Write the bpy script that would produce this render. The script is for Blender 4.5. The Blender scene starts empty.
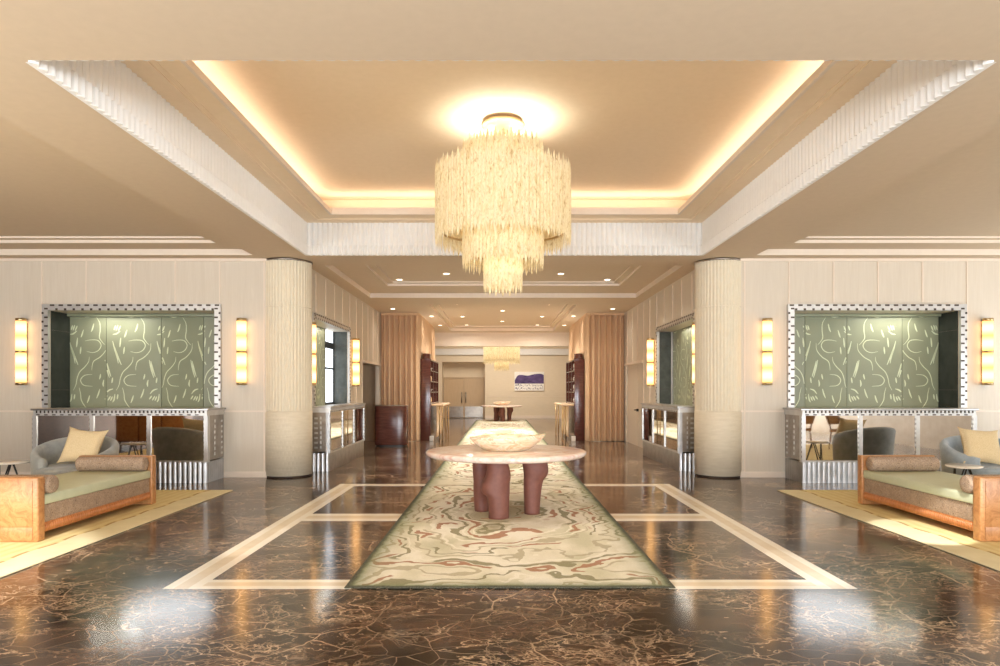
import bpy, bmesh, math, random
from mathutils import Vector, Matrix
random.seed(7)
S = bpy.context.scene
COL = S.collection
PI = math.pi

# ------------------------------------------------------------------ helpers
class MB:
    """collects vertices and faces of ONE mesh"""
    def __init__(s): s.v = []; s.f = []; s.m = []; s.s = []
    def add(s, vs, fs, mi=0, smooth=False, M=None):
        b = len(s.v)
        for p in vs:
            p = Vector(p)
            s.v.append(M @ p if M else p)
        for f in fs:
            s.f.append([b + i for i in f]); s.m.append(mi); s.s.append(smooth)
        return s
    def box(s, x0, x1, y0, y1, z0, z1, mi=0, bev=0.0, M=None):
        if x0 > x1: x0, x1 = x1, x0
        if y0 > y1: y0, y1 = y1, y0
        if z0 > z1: z0, z1 = z1, z0
        if bev <= 0:
            vs = [(x, y, z) for z in (z0, z1) for y in (y0, y1) for x in (x0, x1)]
            fs = [(0, 2, 3, 1), (4, 5, 7, 6), (0, 1, 5, 4), (2, 6, 7, 3), (0, 4, 6, 2), (1, 3, 7, 5)]
            return s.add(vs, fs, mi, False, M)
        bm = bmesh.new()
        bmesh.ops.create_cube(bm, size=1)
        for v in bm.verts:
            v.co = Vector(((x0+x1)/2 + v.co.x*(x1-x0), (y0+y1)/2 + v.co.y*(y1-y0), (z0+z1)/2 + v.co.z*(z1-z0)))
        bmesh.ops.bevel(bm, geom=list(bm.edges), offset=bev, segments=3, affect='EDGES', profile=0.5)
        bm.verts.index_update()
        vs = [v.co.copy() for v in bm.verts]; fs = [[v.index for v in f.verts] for f in bm.faces]
        bm.free()
        return s.add(vs, fs, mi, True, M)
    def loft(s, rings, mi=0, smooth=True, cap=True, closed=True, M=None):
        n = len(rings[0]); vs = [p for r in rings for p in r]; fs = []
        for i in range(len(rings)-1):
            for j in range(n if closed else n-1):
                a = i*n + j; b = i*n + (j+1) % n
                fs.append((a, b, b+n, a+n))
        if cap and closed:
            fs.append(tuple(range(n-1, -1, -1))); fs.append(tuple(range((len(rings)-1)*n, len(rings)*n)))
        return s.add(vs, fs, mi, smooth, M)
    def lathe(s, prof, n=32, c=(0, 0, 0), mi=0, smooth=True, M=None, cap=True):
        rings = [[(c[0]+r*math.cos(2*PI*k/n), c[1]+r*math.sin(2*PI*k/n), c[2]+z) for k in range(n)] for r, z in prof]
        return s.loft(rings, mi, smooth, cap, True, M)
    def tube(s, pts, r, n=8, mi=0):
        pts = [Vector(p) for p in pts]; rings = []
        for i, p in enumerate(pts):
            t = (pts[min(i+1, len(pts)-1)] - pts[max(i-1, 0)]).normalized()
            u = t.orthogonal().normalized() if abs(t.z) > .99 else t.cross(Vector((0, 0, 1))).normalized()
            w = t.cross(u)
            rr = r[i] if isinstance(r, (list, tuple)) else r
            rings.append([p + rr*(u*math.cos(2*PI*k/n) + w*math.sin(2*PI*k/n)) for k in range(n)])
        return s.loft(rings, mi)
    def build(s, name, mats, parent=None, loc=None, auto=None):
        me = bpy.data.meshes.new(name)
        me.from_pydata([tuple(v) for v in s.v], [], s.f)
        for i, p in enumerate(me.polygons):
            p.material_index = s.m[i]; p.use_smooth = s.s[i]
        if not isinstance(mats, (list, tuple)): mats = [mats]
        for m in mats: me.materials.append(m)
        bm = bmesh.new(); bm.from_mesh(me)
        bmesh.ops.recalc_face_normals(bm, faces=bm.faces)
        bm.to_mesh(me); bm.free(); me.update()
        if auto and hasattr(me, 'set_sharp_from_angle'):
            me.polygons.foreach_set('use_smooth', [True]*len(me.polygons))
            me.set_sharp_from_angle(angle=math.radians(auto))
        o = bpy.data.objects.new(name, me); COL.objects.link(o)
        if loc: o.location = loc
        if parent: o.parent = parent
        return o

def tag(o, label=None, cat=None, group=None, kind=None):
    if label: o['label'] = label
    if cat: o['category'] = cat
    if group: o['group'] = group
    if kind: o['kind'] = kind
    return o
def thing(name, label, cat, loc=(0, 0, 0), rz=0, group=None):
    o = bpy.data.objects.new(name, None); COL.objects.link(o)
    o.empty_display_size = .1
    o.location = loc; o.rotation_euler = (0, 0, rz)
    return tag(o, label, cat, group)
def struct(mb, name, mats, auto=None):
    return tag(mb.build(name, mats, auto=auto), kind='structure')
def dup(root, loc=None, rz=None, label=None, group=None):
    def cp(o, par):
        c = o.copy(); COL.objects.link(c)
        if par: c.parent = par
        for ch in o.children: cp(ch, c)
        return c
    r = cp(root, None)
    if loc: r.location = loc
    if rz is not None: r.rotation_euler = (0, 0, rz)
    if label: r['label'] = label
    if group: r['group'] = group
    return r
def rect(x0, x1, y0, y1, z): return [(x0, y0, z), (x1, y0, z), (x1, y1, z), (x0, y1, z)]
def plate(mb, X, Y, z, holes, mi=0):
    """horizontal plate cut by rectangular holes"""
    xs = sorted(set(list(X) + [h[0] for h in holes] + [h[1] for h in holes]))
    ys = sorted(set(list(Y) + [h[2] for h in holes] + [h[3] for h in holes]))
    for i in range(len(xs)-1):
        for j in range(len(ys)-1):
            cx, cy = (xs[i]+xs[i+1])/2, (ys[j]+ys[j+1])/2
            if any(h[0] < cx < h[1] and h[2] < cy < h[3] for h in holes): continue
            mb.add(rect(xs[i], xs[i+1], ys[j], ys[j+1], z), [(3, 2, 1, 0)], mi)
def crom(pts, n=8):
    P = [Vector(p) for p in pts]; P = [2*P[0]-P[1]] + P + [2*P[-1]-P[-2]]; out = []
    for i in range(1, len(P)-2):
        for k in range(n):
            t = k/n
            out.append(.5*((2*P[i]) + (P[i+1]-P[i-1])*t + (2*P[i-1]-5*P[i]+4*P[i+1]-P[i+2])*t*t + (3*P[i]-P[i-1]-3*P[i+1]+P[i+2])*t**3))
    out.append(P[-2]); return out

# ------------------------------------------------------------------ materials
def srgb(r, g, b):
    f = lambda c: c/12.92 if c <= .04045 else ((c+.055)/1.055)**2.4
    return (f(r/255), f(g/255), f(b/255), 1)
class NT:
    def __init__(s, name):
        s.m = bpy.data.materials.new(name); s.m.use_nodes = True
        s.t = s.m.node_tree; s.t.nodes.clear()
        s.out = s.n('ShaderNodeOutputMaterial')
    def n(s, t, **kw):
        x = s.t.nodes.new(t)
        for k, v in kw.items():
            if k[0] == '_': x.inputs[int(k[1:])].default_value = v
            elif k.startswith('i_'): x.inputs[k[2:].replace('_', ' ')].default_value = v
            else: setattr(x, k, v)
        return x
    def l(s, a, b): s.t.links.new(a, b)
    def coord(s, scale=(1, 1, 1), kind='Object', loc=(0, 0, 0)):
        tc = s.n('ShaderNodeTexCoord'); mp = s.n('ShaderNodeMapping')
        mp.inputs['Scale'].default_value = scale; mp.inputs['Location'].default_value = loc
        s.l(tc.outputs[kind], mp.inputs['Vector']); return mp.outputs['Vector']
    def noise(s, vec, scale, detail=4, rough=.5, dist=0):
        x = s.n('ShaderNodeTexNoise'); s.l(vec, x.inputs['Vector'])
        x.inputs['Scale'].default_value = scale; x.inputs['Detail'].default_value = detail
        x.inputs['Roughness'].default_value = rough; x.inputs['Distortion'].default_value = dist
        return x.outputs['Fac']
    def ramp(s, fac, stops, interp='LINEAR'):
        x = s.n('ShaderNodeValToRGB'); x.color_ramp.interpolation = interp
        e = x.color_ramp.elements
        while len(e) < len(stops): e.new(.5)
        for i, (p, c) in enumerate(stops):
            e[i].position = p; e[i].color = c if len(c) == 4 else (*c, 1)
        s.l(fac, x.inputs['Fac']); return x.outputs['Color']
    def math(s, op, a, b=None, c=None, clamp=False):
        x = s.n('ShaderNodeMath', operation=op, use_clamp=clamp)
        for i, q in enumerate((a, b, c)):
            if q is None: continue
            if isinstance(q, (int, float)): x.inputs[i].default_value = q
            else: s.l(q, x.inputs[i])
        return x.outputs[0]
    def mix(s, fac, a, b, mode='MIX'):
        x = s.n('ShaderNodeMixRGB', blend_type=mode)
        for i, q in enumerate((fac, a, b)):
            if isinstance(q, (int, float)): x.inputs[i].default_value = q
            elif isinstance(q, tuple): x.inputs[i].default_value = q
            else: s.l(q, x.inputs[i])
        return x.outputs[0]
    def bsdf(s, color, rough=.5, metal=0, bump=None, bd=.01, bs=.5, **kw):
        p = s.n('ShaderNodeBsdfPrincipled')
        for k, q in (('Base Color', color), ('Roughness', rough), ('Metallic', metal)):
            if isinstance(q, (int, float, tuple)): p.inputs[k].default_value = q
            else: s.l(q, p.inputs[k])
        for k, q in kw.items(): p.inputs[k.replace('_', ' ')].default_value = q
        if bump is not None:
            b = s.n('ShaderNodeBump'); b.inputs['Strength'].default_value = bs; b.inputs['Distance'].default_value = bd
            s.l(bump, b.inputs['Height']); s.l(b.outputs[0], p.inputs['Normal'])
        s.l(p.outputs[0], s.out.inputs[0]); return p
def varied(name, c1, c2, scale=(4, 4, 4), ns=3, rough=.5, bump=0, metal=0, detail=5, dist=0, **kw):
    t = NT(name); v = t.coord(scale); f = t.noise(v, ns, detail, .55, dist)
    col = t.ramp(f, [(.3, c1), (.7, c2)])
    t.bsdf(col, rough, metal, f if bump else None, bump or .01, .5, **kw); return t.m

M = {}
M['ceiling'] = varied('ceiling_plaster', srgb(206, 186, 160), srgb(210, 190, 164), rough=.75)
M['dome'] = varied('upper_ceiling_plaster', srgb(240, 220, 190), srgb(244, 224, 195), rough=.75)
M['trim'] = varied('moulding_paint', srgb(232, 216, 198), srgb(236, 221, 203), rough=.5)
M['plaster'] = varied('white_fluted_plaster', srgb(238, 236, 232), srgb(242, 240, 236), rough=.6)
M['stone'] = varied('column_plaster', srgb(229, 216, 190), srgb(234, 222, 197), rough=.55)
t = NT('column_limestone'); v = t.coord((1, 1, 1)); sx = t.n('ShaderNodeSeparateXYZ'); t.l(v, sx.inputs[0])
f = t.noise(t.coord((1, 1, 5)), 6, 6)
an = t.math('MULTIPLY', t.math('ARCTAN2', sx.outputs['Y'], sx.outputs['X']), 40/(2*PI)); zr = t.math('MULTIPLY', sx.outputs['Z'], 11)
rw = t.math('FLOOR', zr); au = t.math('SUBTRACT', t.math('FRACT', t.math('ADD', t.math('MULTIPLY_ADD', rw, .5, 60), an)), .5)
du = t.math('POWER', t.math('MULTIPLY', au, 2), 2); dz = t.math('POWER', t.math('FRACT', zr), 2)
h = t.math('SMOOTH_MIN', t.math('SUBTRACT', 1.15, t.math('SQRT', t.math('ADD', du, dz))), .25, .1)
t.bsdf(t.ramp(f, [(.3, srgb(222, 208, 181)), (.7, srgb(233, 220, 195))]), .55, 0, h, .012, .5); M['limestone'] = t.m
# pale veneer on the walls
t = NT('pale_wood_panelling'); v = t.coord((9, 9, .5)); f = t.noise(v, 2.2, 8, .6, 1.2)
t.bsdf(t.ramp(f, [(.25, srgb(213, 200, 181)), (.55, srgb(218, 206, 188)), (.8, srgb(223, 212, 195))]), .5, 0, f, .004, .4); M['wall'] = t.m
M['beige_wall'] = varied('beige_wallcovering', srgb(222, 206, 180), srgb(229, 213, 188), (1, 1, 8), 4, .7)
M['door'] = varied('taupe_door_lacquer', srgb(198, 172, 138), srgb(206, 180, 146), (8, 8, 1), 3, .45)
# floor marble
t = NT('dark_emperador_marble')
v = t.coord((1, 1.35, 1))
wn = t.n('ShaderNodeTexNoise'); t.l(v, wn.inputs['Vector']); wn.inputs['Scale'].default_value = .9; wn.inputs['Detail'].default_value = 5
wv = t.n('ShaderNodeVectorMath', operation='MULTIPLY_ADD'); t.l(wn.outputs['Color'], wv.inputs[0]); wv.inputs[1].default_value = (.5, .5, 0); t.l(v, wv.inputs[2])
wv = wv.outputs[0]
base = t.ramp(t.noise(wv, 1.1, 9, .62), [(.3, srgb(20, 13, 10)), (.47, srgb(44, 29, 22)), (.58, srgb(84, 58, 43)), (.68, srgb(40, 27, 21))])
def ridge(vec, sc, w_, det=8, rough=.55):
    f = t.noise(vec, sc, det, rough, .25)
    return t.math('SUBTRACT', 1, t.math('MULTIPLY', t.math('ABSOLUTE', t.math('SUBTRACT', f, .5)), 1/w_), clamp=True)
m1 = t.ramp(t.noise(v, 1.3, 3), [(.38, (0, 0, 0)), (.58, (1, 1, 1))])
m2 = t.ramp(t.noise(t.coord((1, 1, 1), loc=(7, 3, 0)), 1.0, 3), [(.38, (0, 0, 0)), (.58, (1, 1, 1))])
r1 = t.math('MULTIPLY', ridge(wv, 1.3, .008), m1); r2 = t.math('MULTIPLY', ridge(wv, 3.1, .012), m2)
r3 = t.math('MULTIPLY', t.math('MULTIPLY', ridge(wv, 8, .03), m1), m2)
cl = t.math('MULTIPLY', t.ramp(t.noise(wv, 7, 8, .7), [(.53, (0, 0, 0)), (.74, (1, 1, 1))]), m2)
sp = t.math('MULTIPLY', t.ramp(t.noise(t.coord((1, 1.6, 1), loc=(1, 9, 0)), 7, 3, .5, 1.5), [(.70, (0, 0, 0)), (.73, (1, 1, 1))]), .9)
vv = t.math('MAXIMUM', t.math('MAXIMUM', r1, t.math('MULTIPLY', r2, .9)), t.math('MULTIPLY', t.math('MAXIMUM', r3, cl), .6), clamp=True)
def crack(sc, w_, loc):
    x = t.n('ShaderNodeTexVoronoi', feature='DISTANCE_TO_EDGE'); a = t.n('ShaderNodeVectorMath', operation='ADD'); t.l(wv, a.inputs[0]); a.inputs[1].default_value = loc
    t.l(a.outputs[0], x.inputs['Vector']); x.inputs['Scale'].default_value = sc
    return t.math('SUBTRACT', 1, t.math('MULTIPLY', x.outputs['Distance'], 1/w_), clamp=True)
ck = t.math('MULTIPLY', crack(1.7, .014, (0, 0, 0)), m2); ck2 = t.math('MULTIPLY', crack(4.2, .022, (5, 2, 0)), m1)
vv = t.math('MAXIMUM', vv, t.math('MAXIMUM', t.math('MULTIPLY', ck, .85), t.math('MULTIPLY', ck2, .55)))
vv = t.math('MAXIMUM', vv, sp)
col = t.mix(vv, base, srgb(214, 186, 156))
t.bsdf(col, t.math('MULTIPLY_ADD', t.noise(v, 3, 4), .06, .10), 0, None, IOR=1.42); M['marble'] = t.m
def stone_strip(name, a, b):
    return varied(name, a, b, (2, 2, 2), 3, .18, detail=8)
M['inlay_light'] = stone_strip('cream_marble_inlay', srgb(248, 240, 222), srgb(253, 248, 236))
M['inlay_dark'] = stone_strip('beige_marble_inlay', srgb(228, 212, 184), srgb(240, 227, 202))
# polished metals and mirrors
M['steel'] = varied('polished_steel', (.40, .39, .38, 1), (.52, .51, .50, 1), (3, 3, 3), 2, .38, 0, 1)
M['bright_steel'] = varied('bright_nickel', (.56, .55, .53, 1), (.66, .65, .63, 1), (3, 3, 3), 2, .42, 0, .85)
M['bronze'] = varied('smoked_bronze_metal', (.30, .26, .22, 1), (.44, .39, .34, 1), (3, 3, 3), 2, .28, 0, 1)
M['dark_slot'] = varied('dark_bronze_slot', srgb(66, 56, 48), srgb(84, 72, 62), rough=.35, metal=.5)
M['mirror'] = varied('antique_mirror', (.58, .52, .45, 1), (.66, .60, .53, 1), (2, 2, 2), 3, .03, 0, 1)
M['smoked'] = varied('smoked_mirror', (.022, .025, .021, 1), (.04, .045, .037, 1), (2, 2, 2), 2, .25, 0, 0, IOR=1.35)
M['smoked_grey'] = varied('grey_smoked_mirror', (.055, .062, .055, 1), (.10, .11, .10, 1), (2, 2, 2), 3, .32, 0, 0, IOR=1.4)
M['brass'] = varied('aged_brass', (.50, .36, .17, 1), (.62, .46, .24, 1), (5, 5, 5), 3, .3, 0, 1)
M['black'] = varied('black_metal', (.012, .011, .010, 1), (.02, .018, .016, 1), rough=.4)
# green screen
M['green'] = varied('sage_green_lacquer', srgb(134, 138, 112), srgb(143, 147, 121), (1, 1, 1), 2, .4)
M['stroke'] = varied('pale_sage_paint', srgb(206, 212, 176), srgb(216, 222, 188), (4, 4, 4), 3, .5)
# lacquer / wood
t = NT('oxblood_lacquer'); f = t.noise(t.coord((1, 1, 6)), 4, 6)
t.bsdf(t.ramp(f, [(.3, srgb(82, 46, 40)), (.7, srgb(106, 64, 55))]), .16, 0); M['oxblood'] = t.m
t = NT('burl_wood'); v = t.coord((1, 1, 1)); n2 = t.noise(v, 7, 8, .65, 2.5); sp = t.noise(v, 26, 4, .6, 1)
c = t.ramp(n2, [(.25, srgb(150, 98, 56)), (.45, srgb(182, 128, 80)), (.6, srgb(198, 146, 96)), (.8, srgb(164, 110, 66))])
c = t.mix(t.ramp(sp, [(.62, (0, 0, 0)), (.74, (1, 1, 1))]), c, srgb(150, 98, 60))
t.bsdf(c, .32, 0); M['burl'] = t.m
t = NT('rail_wood'); f = t.noise(t.coord((3, 14, 3)), 3, 5, .6, .6)
t.bsdf(t.ramp(f, [(.3, srgb(172, 106, 58)), (.7, srgb(206, 138, 84))]), .35, 0); M['rail'] = t.m
M['walnut'] = varied('walnut_wood', srgb(92, 52, 30), srgb(128, 78, 46), (2, 2, 12), 3, .4)
# fabrics
t = NT('tweed_bolster'); v = t.coord((1, 1, 1)); f = t.noise(v, 34, 3, .75); g = t.noise(v, 12, 4, .6)
t.bsdf(t.mix(.3, t.ramp(f, [(.36, srgb(106, 86, 72)), (.48, srgb(200, 176, 150)), (.56, srgb(128, 108, 96)), (.66, srgb(212, 194, 172))]), t.ramp(g, [(.35, srgb(128, 104, 86)), (.65, srgb(182, 156, 132))])), .9, 0, f, .004, .6); M['tweed'] = t.m
M['mattress'] = varied('celadon_leather', srgb(202, 208, 178), srgb(208, 214, 185), (3, 3, 3), 3, .5)
M['velvet'] = varied('blue_grey_velvet', srgb(138, 142, 140), srgb(164, 167, 164), (3, 3, 3), 3, .8, Sheen_Weight=.4)
M['velvet_blue'] = varied('powder_blue_velvet', srgb(140, 152, 162), srgb(164, 176, 184), (3, 3, 3), 3, .8, Sheen_Weight=.4)
t = NT('straw_cushion'); f = t.noise(t.coord((60, 8, 60)), 2, 4); t.bsdf(t.ramp(f, [(.3, srgb(208, 186, 144)), (.7, srgb(228, 208, 168))]), .9, 0, f, .003, .5); M['pillow'] = t.m
M['tan'] = varied('tan_leather', srgb(150, 108, 62), srgb(170, 126, 76), rough=.5)
t = NT('pleated_drape'); f = t.noise(t.coord((30, 30, 1)), 2, 4)
t.bsdf(t.ramp(f, [(.3, srgb(212, 178, 142)), (.7, srgb(222, 189, 154))]), .85, 0); M['drape'] = t.m
# stone table, bowl
t = NT('pink_onyx'); v = t.coord((1.2, 2, 1)); f = t.noise(v, 2.4, 7, .6, 1.6)
t.bsdf(t.ramp(f, [(.3, srgb(218, 172, 156)), (.43, srgb(238, 210, 196)), (.58, srgb(246, 234, 224)), (.75, srgb(230, 192, 178))]), .14, 0); M['onyx'] = t.m
t = NT('terracotta_plaster'); f = t.noise(t.coord((6, 6, 6)), 3, 5)
t.bsdf(t.ramp(f, [(.3, srgb(116, 72, 61)), (.7, srgb(128, 81, 69))]), .55, 0); M['terracotta'] = t.m
t = NT('banded_alabaster'); v = t.coord((1, 1, 3.2)); f = t.noise(v, 4.5, 6, .55, 1.2)
t.bsdf(t.ramp(f, [(.3, srgb(206, 178, 134)), (.42, srgb(238, 222, 190)), (.52, srgb(248, 240, 220)), (.6, srgb(218, 192, 150)), (.72, srgb(242, 232, 208))]), .3, 0, Subsurface_Weight=.1); M['alabaster'] = t.m
M['white_stone'] = varied('white_marble', srgb(226, 220, 210), srgb(240, 236, 228), (6, 6, 6), 2, .2)
M['white_ceramic'] = varied('white_ceramic', srgb(232, 226, 216), srgb(240, 235, 226), rough=.25)
M['grey_ceramic'] = varied('grey_ceramic', srgb(150, 138, 128), srgb(172, 160, 150), rough=.3)
M['sand_stone'] = varied('sand_stone_top', srgb(214, 182, 144), srgb(228, 198, 162), (4, 4, 4), 3, .25)

# capiz blades of the chandeliers (a lamp shade: translucent, lit from inside, glows a little)
t = NT('mottled_ivory_glass'); oi = t.n('ShaderNodeObjectInfo'); va = t.n('ShaderNodeVectorMath', operation='ADD'); t.l(t.coord((9, 9, 3.2)), va.inputs[0]); t.l(t.math('MULTIPLY', oi.outputs['Random'], 60), va.inputs[1]); v = va.outputs[0]; f = t.noise(v, 3, 6, .65, 1.0)
c = t.ramp(f, [(.30, srgb(182, 152, 104)), (.43, srgb(226, 208, 164)), (.56, srgb(242, 231, 198)), (.70, srgb(204, 176, 126))])
d = t.n('ShaderNodeBsdfDiffuse'); tr = t.n('ShaderNodeBsdfTranslucent'); mx = t.n('ShaderNodeMixShader', _0=.35)
t.l(c, d.inputs[0]); t.l(c, tr.inputs[0]); t.l(d.outputs[0], mx.inputs[1]); t.l(tr.outputs[0], mx.inputs[2])
em = t.n('ShaderNodeEmission', i_Strength=.10); t.l(c, em.inputs[0]); ad = t.n('ShaderNodeAddShader')
t.l(mx.outputs[0], ad.inputs[0]); t.l(em.outputs[0], ad.inputs[1]); t.l(ad.outputs[0], t.out.inputs[0]); M['blade'] = t.m
# lit alabaster tubes of the sconces, brighter where the two bulbs sit
t = NT('lit_alabaster_tube'); tc = t.n('ShaderNodeTexCoord'); sx = t.n('ShaderNodeSeparateXYZ'); t.l(tc.outputs['Object'], sx.inputs[0])
f = t.math('ABSOLUTE', t.math('SINE', t.math('MULTIPLY', sx.outputs['Z'], PI/.265)))
c = t.ramp(f, [(.0, (1, .47, .14)), (.5, (1, .50, .17)), (.95, (1, .55, .22))])
st = t.math('MULTIPLY_ADD', t.math('POWER', f, 1.2), 2.2, 2.1)
em = t.n('ShaderNodeEmission'); t.l(c, em.inputs[0]); t.l(st, em.inputs[1]); t.l(em.outputs[0], t.out.inputs[0]); M['tube'] = t.m
def emis(name, c, s):
    t = NT(name); f = t.noise(t.coord((1, 1, 1)), 1, 2); cc = t.ramp(f, [(.2, c), (.8, c)])
    em = t.n('ShaderNodeEmission', i_Strength=s); t.l(cc, em.inputs[0]); t.l(em.outputs[0], t.out.inputs[0]); return t.m
M['led'] = emis('downlight_diffuser', (1, .90, .74, 1), 6)
M['daylight'] = emis('bright_window_pane', (.86, .93, 1, 1), 2.6)
M['bulb'] = emis('warm_bulb', (1, .82, .55, 1), 8)
M['strip_led'] = emis('cove_led_strip', (1, .82, .55, 1), 4)

# central runner: contour bands in cream, olive, rust and taupe
t = NT('contour_runner'); v = t.coord((1, 1, 1), 'Object'); sx = t.n('ShaderNodeSeparateXYZ'); t.l(v, sx.inputs[0])
def nz(sc, loc=(0, 0, 0), det=2, scale=(1, 1, 1), dist=0, rough=.5): return t.noise(t.coord(scale, 'Object', loc), sc, det, rough, dist)
sy = t.math('PINGPONG', t.math('ADD', sx.outputs['Y'], 40.8-8.1), 2.55)        # medallions repeat along the runner
ex = t.math('POWER', t.math('ABSOLUTE', t.math('MULTIPLY', sx.outputs['X'], .95)), 2.6); ey = t.math('POWER', t.math('MULTIPLY', sy, .50), 2.6)
rr = t.math('POWER', t.math('ADD', ex, ey), 1/2.6)
wob = t.math('ADD', t.math('MULTIPLY', t.math('SUBTRACT', nz(1.25, det=1.5), .5), .75), t.math('MULTIPLY', t.math('SUBTRACT', nz(5, det=2), .5), .16))
fld = t.math('ADD', rr, wob)
cream = srgb(230, 224, 203); pale = srgb(243, 238, 222); sage = srgb(207, 203, 174); olive = srgb(134, 127, 90); rust = srgb(166, 106, 70); taupe = srgb(186, 176, 146)
c = t.ramp(t.noise(t.coord((1.4, .7, 1)), 1.6, 4), [(.35, sage), (.5, cream), (.62, pale)])
c = t.mix(t.ramp(t.math('ABSOLUTE', fld), [(.30, (1, 1, 1)), (.44, (0, 0, 0))]), c, taupe)
def band(level, wd, colr, mask_loc, lo, c, sc=1.0):
    w = t.math('MULTIPLY_ADD', nz(2.2, (mask_loc, 4, 0), 1), wd*2.3, wd*-.3)         # varying width
    on = t.math('LESS_THAN', t.math('ABSOLUTE', t.math('SUBTRACT', fld, level)), w)
    k = t.ramp(nz(1.3*sc, (mask_loc*1.7, mask_loc, 0), 1), [(lo+.01, (0, 0, 0)), (lo+.03, (1, 1, 1))])
    return t.mix(t.math('MULTIPLY', on, t.math('MULTIPLY', k, .9)), c, colr)
c = band(.16, .016, olive, 61, .42, c); c = band(.25, .014, rust, 3, .44, c); c = band(.34, .012, taupe, 71, .3, c); c = band(.40, .024, olive, 9, .36, c); c = band(.455, .014, pale, 73, .3, c); c = band(.51, .034, rust, 17, .48, c, 1.4)
c = band(.575, .016, pale, 5, .3, c); c = band(.65, .036, olive, 23, .40, c); c = band(.71, .014, pale, 79, .3, c); c = band(.76, .028, rust, 31, .49, c, 1.6)
c = band(.83, .022, pale, 11, .3, c); c = band(.885, .016, taupe, 83, .4, c); c = band(.95, .026, rust, 41, .50, c, 1.6); c = band(1.02, .018, olive, 47, .46, c); c = band(1.10, .016, taupe, 53, .36, c); c = band(1.17, .014, pale, 89, .2, c); c = band(1.23, .024, olive, 67, .40, c); c = band(1.30, .02, rust, 59, .44, c, 1.3); c = band(1.38, .018, taupe, 97, .34, c)
ed = t.math('SUBTRACT', 1.25, t.math('ABSOLUTE', sx.outputs['X'])); en = t.math('SUBTRACT', sx.outputs['Y'], 5.03)
ef = t.math('SUBTRACT', 33.2, sx.outputs['Y'])
e = t.math('MINIMUM', t.math('MINIMUM', ed, t.math('MULTIPLY', en, 1.3)), ef)
e = t.math('ADD', e, t.math('MULTIPLY', t.math('SUBTRACT', nz(6, det=3), .5), .06))
c = t.mix(t.ramp(e, [(.04, (1, 1, 1)), (.09, (.6, .6, .6)), (.18, (.2, .2, .2)), (.34, (0, 0, 0))]), c, srgb(112, 122, 84))
c = t.mix(t.ramp(e, [(.02, (1, 1, 1)), (.06, (0, 0, 0))]), c, srgb(36, 44, 28))
pile = nz(90)
t.bsdf(t.mix(.12, c, t.ramp(pile, [(.3, srgb(120, 110, 80)), (.7, srgb(250, 240, 214))])), .95, 0, pile, .004, .6); M['runner'] = t.m
M['dark_walnut'] = varied('dark_walnut_panelling', srgb(58, 36, 25), srgb(84, 54, 37), (2, 2, 9), 3, .55)
# straw coloured area rugs
def straw(name, xi):
    t = NT(name); v = t.coord((1, 1, 1)); sx = t.n('ShaderNodeSeparateXYZ'); t.l(v, sx.inputs[0])
    wob = t.math('MULTIPLY', t.math('SINE', t.math('MULTIPLY', sx.outputs['Y'], 9.0)), .018)
    ax = t.math('ADD', t.math('SUBTRACT', t.math('ABSOLUTE', sx.outputs['X']), xi), wob)
    wv = t.n('ShaderNodeTexWave', wave_type='BANDS', bands_direction='X'); t.l(v, wv.inputs['Vector']); wv.inputs['Scale'].default_value = 2.6; wv.inputs['Distortion'].default_value = 2.2; wv.inputs['Detail Scale'].default_value = 1.2
    f = t.noise(v, 4, 5)
    c = t.mix(t.math('MULTIPLY', wv.outputs['Fac'], .45), t.ramp(f, [(.3, srgb(226, 210, 152)), (.7, srgb(236, 221, 168))]), srgb(212, 188, 126))
    bord = t.ramp(f, [(.3, srgb(222, 211, 172)), (.7, srgb(232, 222, 186))])
    c = t.mix(t.math('LESS_THAN', ax, .33), c, bord)
    dash = t.math('MULTIPLY', t.math('LESS_THAN', t.math('ABSOLUTE', t.math('SUBTRACT', ax, .35)), .016), t.math('GREATER_THAN', t.math('SINE', t.math('MULTIPLY', sx.outputs['Y'], 18)), -.55))
    c = t.mix(t.math('MULTIPLY', dash, .8), c, srgb(168, 134, 78))
    p = t.noise(v, 80, 2)
    t.bsdf(c, .95, 0, p, .004, .6); return t.m
M['straw'] = straw('straw_yellow_rug', 4.05)
# ------------------------------------------------------------------ camera
CAMX, CAMZ = -.075, 1.5
cam_d = bpy.data.cameras.new('camera'); cam = bpy.data.objects.new('camera', cam_d); COL.objects.link(cam)
cam.location = (CAMX, 0, CAMZ); cam.rotation_euler = (PI/2, 0, 0)
cam_d.sensor_width = 36; cam_d.lens = 24.01; cam_d.shift_y = .057; cam_d.clip_end = 200
S.camera = cam

ZC = 3.75                    # lower ceiling
WY = 11.43                   # front face of the two alcove walls
HX = 3.56                    # hall walls
BX = 11.0; BY = -7.0         # outer walls of the lobby

# ------------------------------------------------------------------ floor and inlay
f = MB(); f.box(-BX-.2, BX+.2, BY-.2, 36, -.12, 0); struct(f, 'floor', M['marble'])
def strip(mb, x0, x1, y0, y1):
    """three-banded marble inlay, 1.5 mm proud"""
    lx, ly = x1-x0, y1-y0
    if lx > ly:
        a, b = y0+ly*.3, y0+ly*.7
        for q, (u, w) in enumerate(((y0, a), (a, b), (b, y1))): mb.box(x0, x1, u, w, 0, .0015, 1 if q == 1 else 0)
    else:
        a, b = x0+lx*.3, x0+lx*.7
        for q, (u, w) in enumerate(((x0, a), (a, b), (b, x1))): mb.box(u, w, y0, y1, 0, .0015, 1 if q == 1 else 0)
f = MB()
for s in (-1, 1):
    strip(f, *sorted((s*2.35, s*2.62)), 5.03, 10.64)
    strip(f, *sorted((s*1.2, s*2.35)), 5.03, 5.27)
    strip(f, *sorted((s*1.2, s*2.35)), 7.64, 8.08)
    strip(f, *sorted((s*1.2, s*2.35)), 10.42, 10.64)
struct(f, 'trim_1', [M['inlay_light'], M['inlay_dark']])

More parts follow.
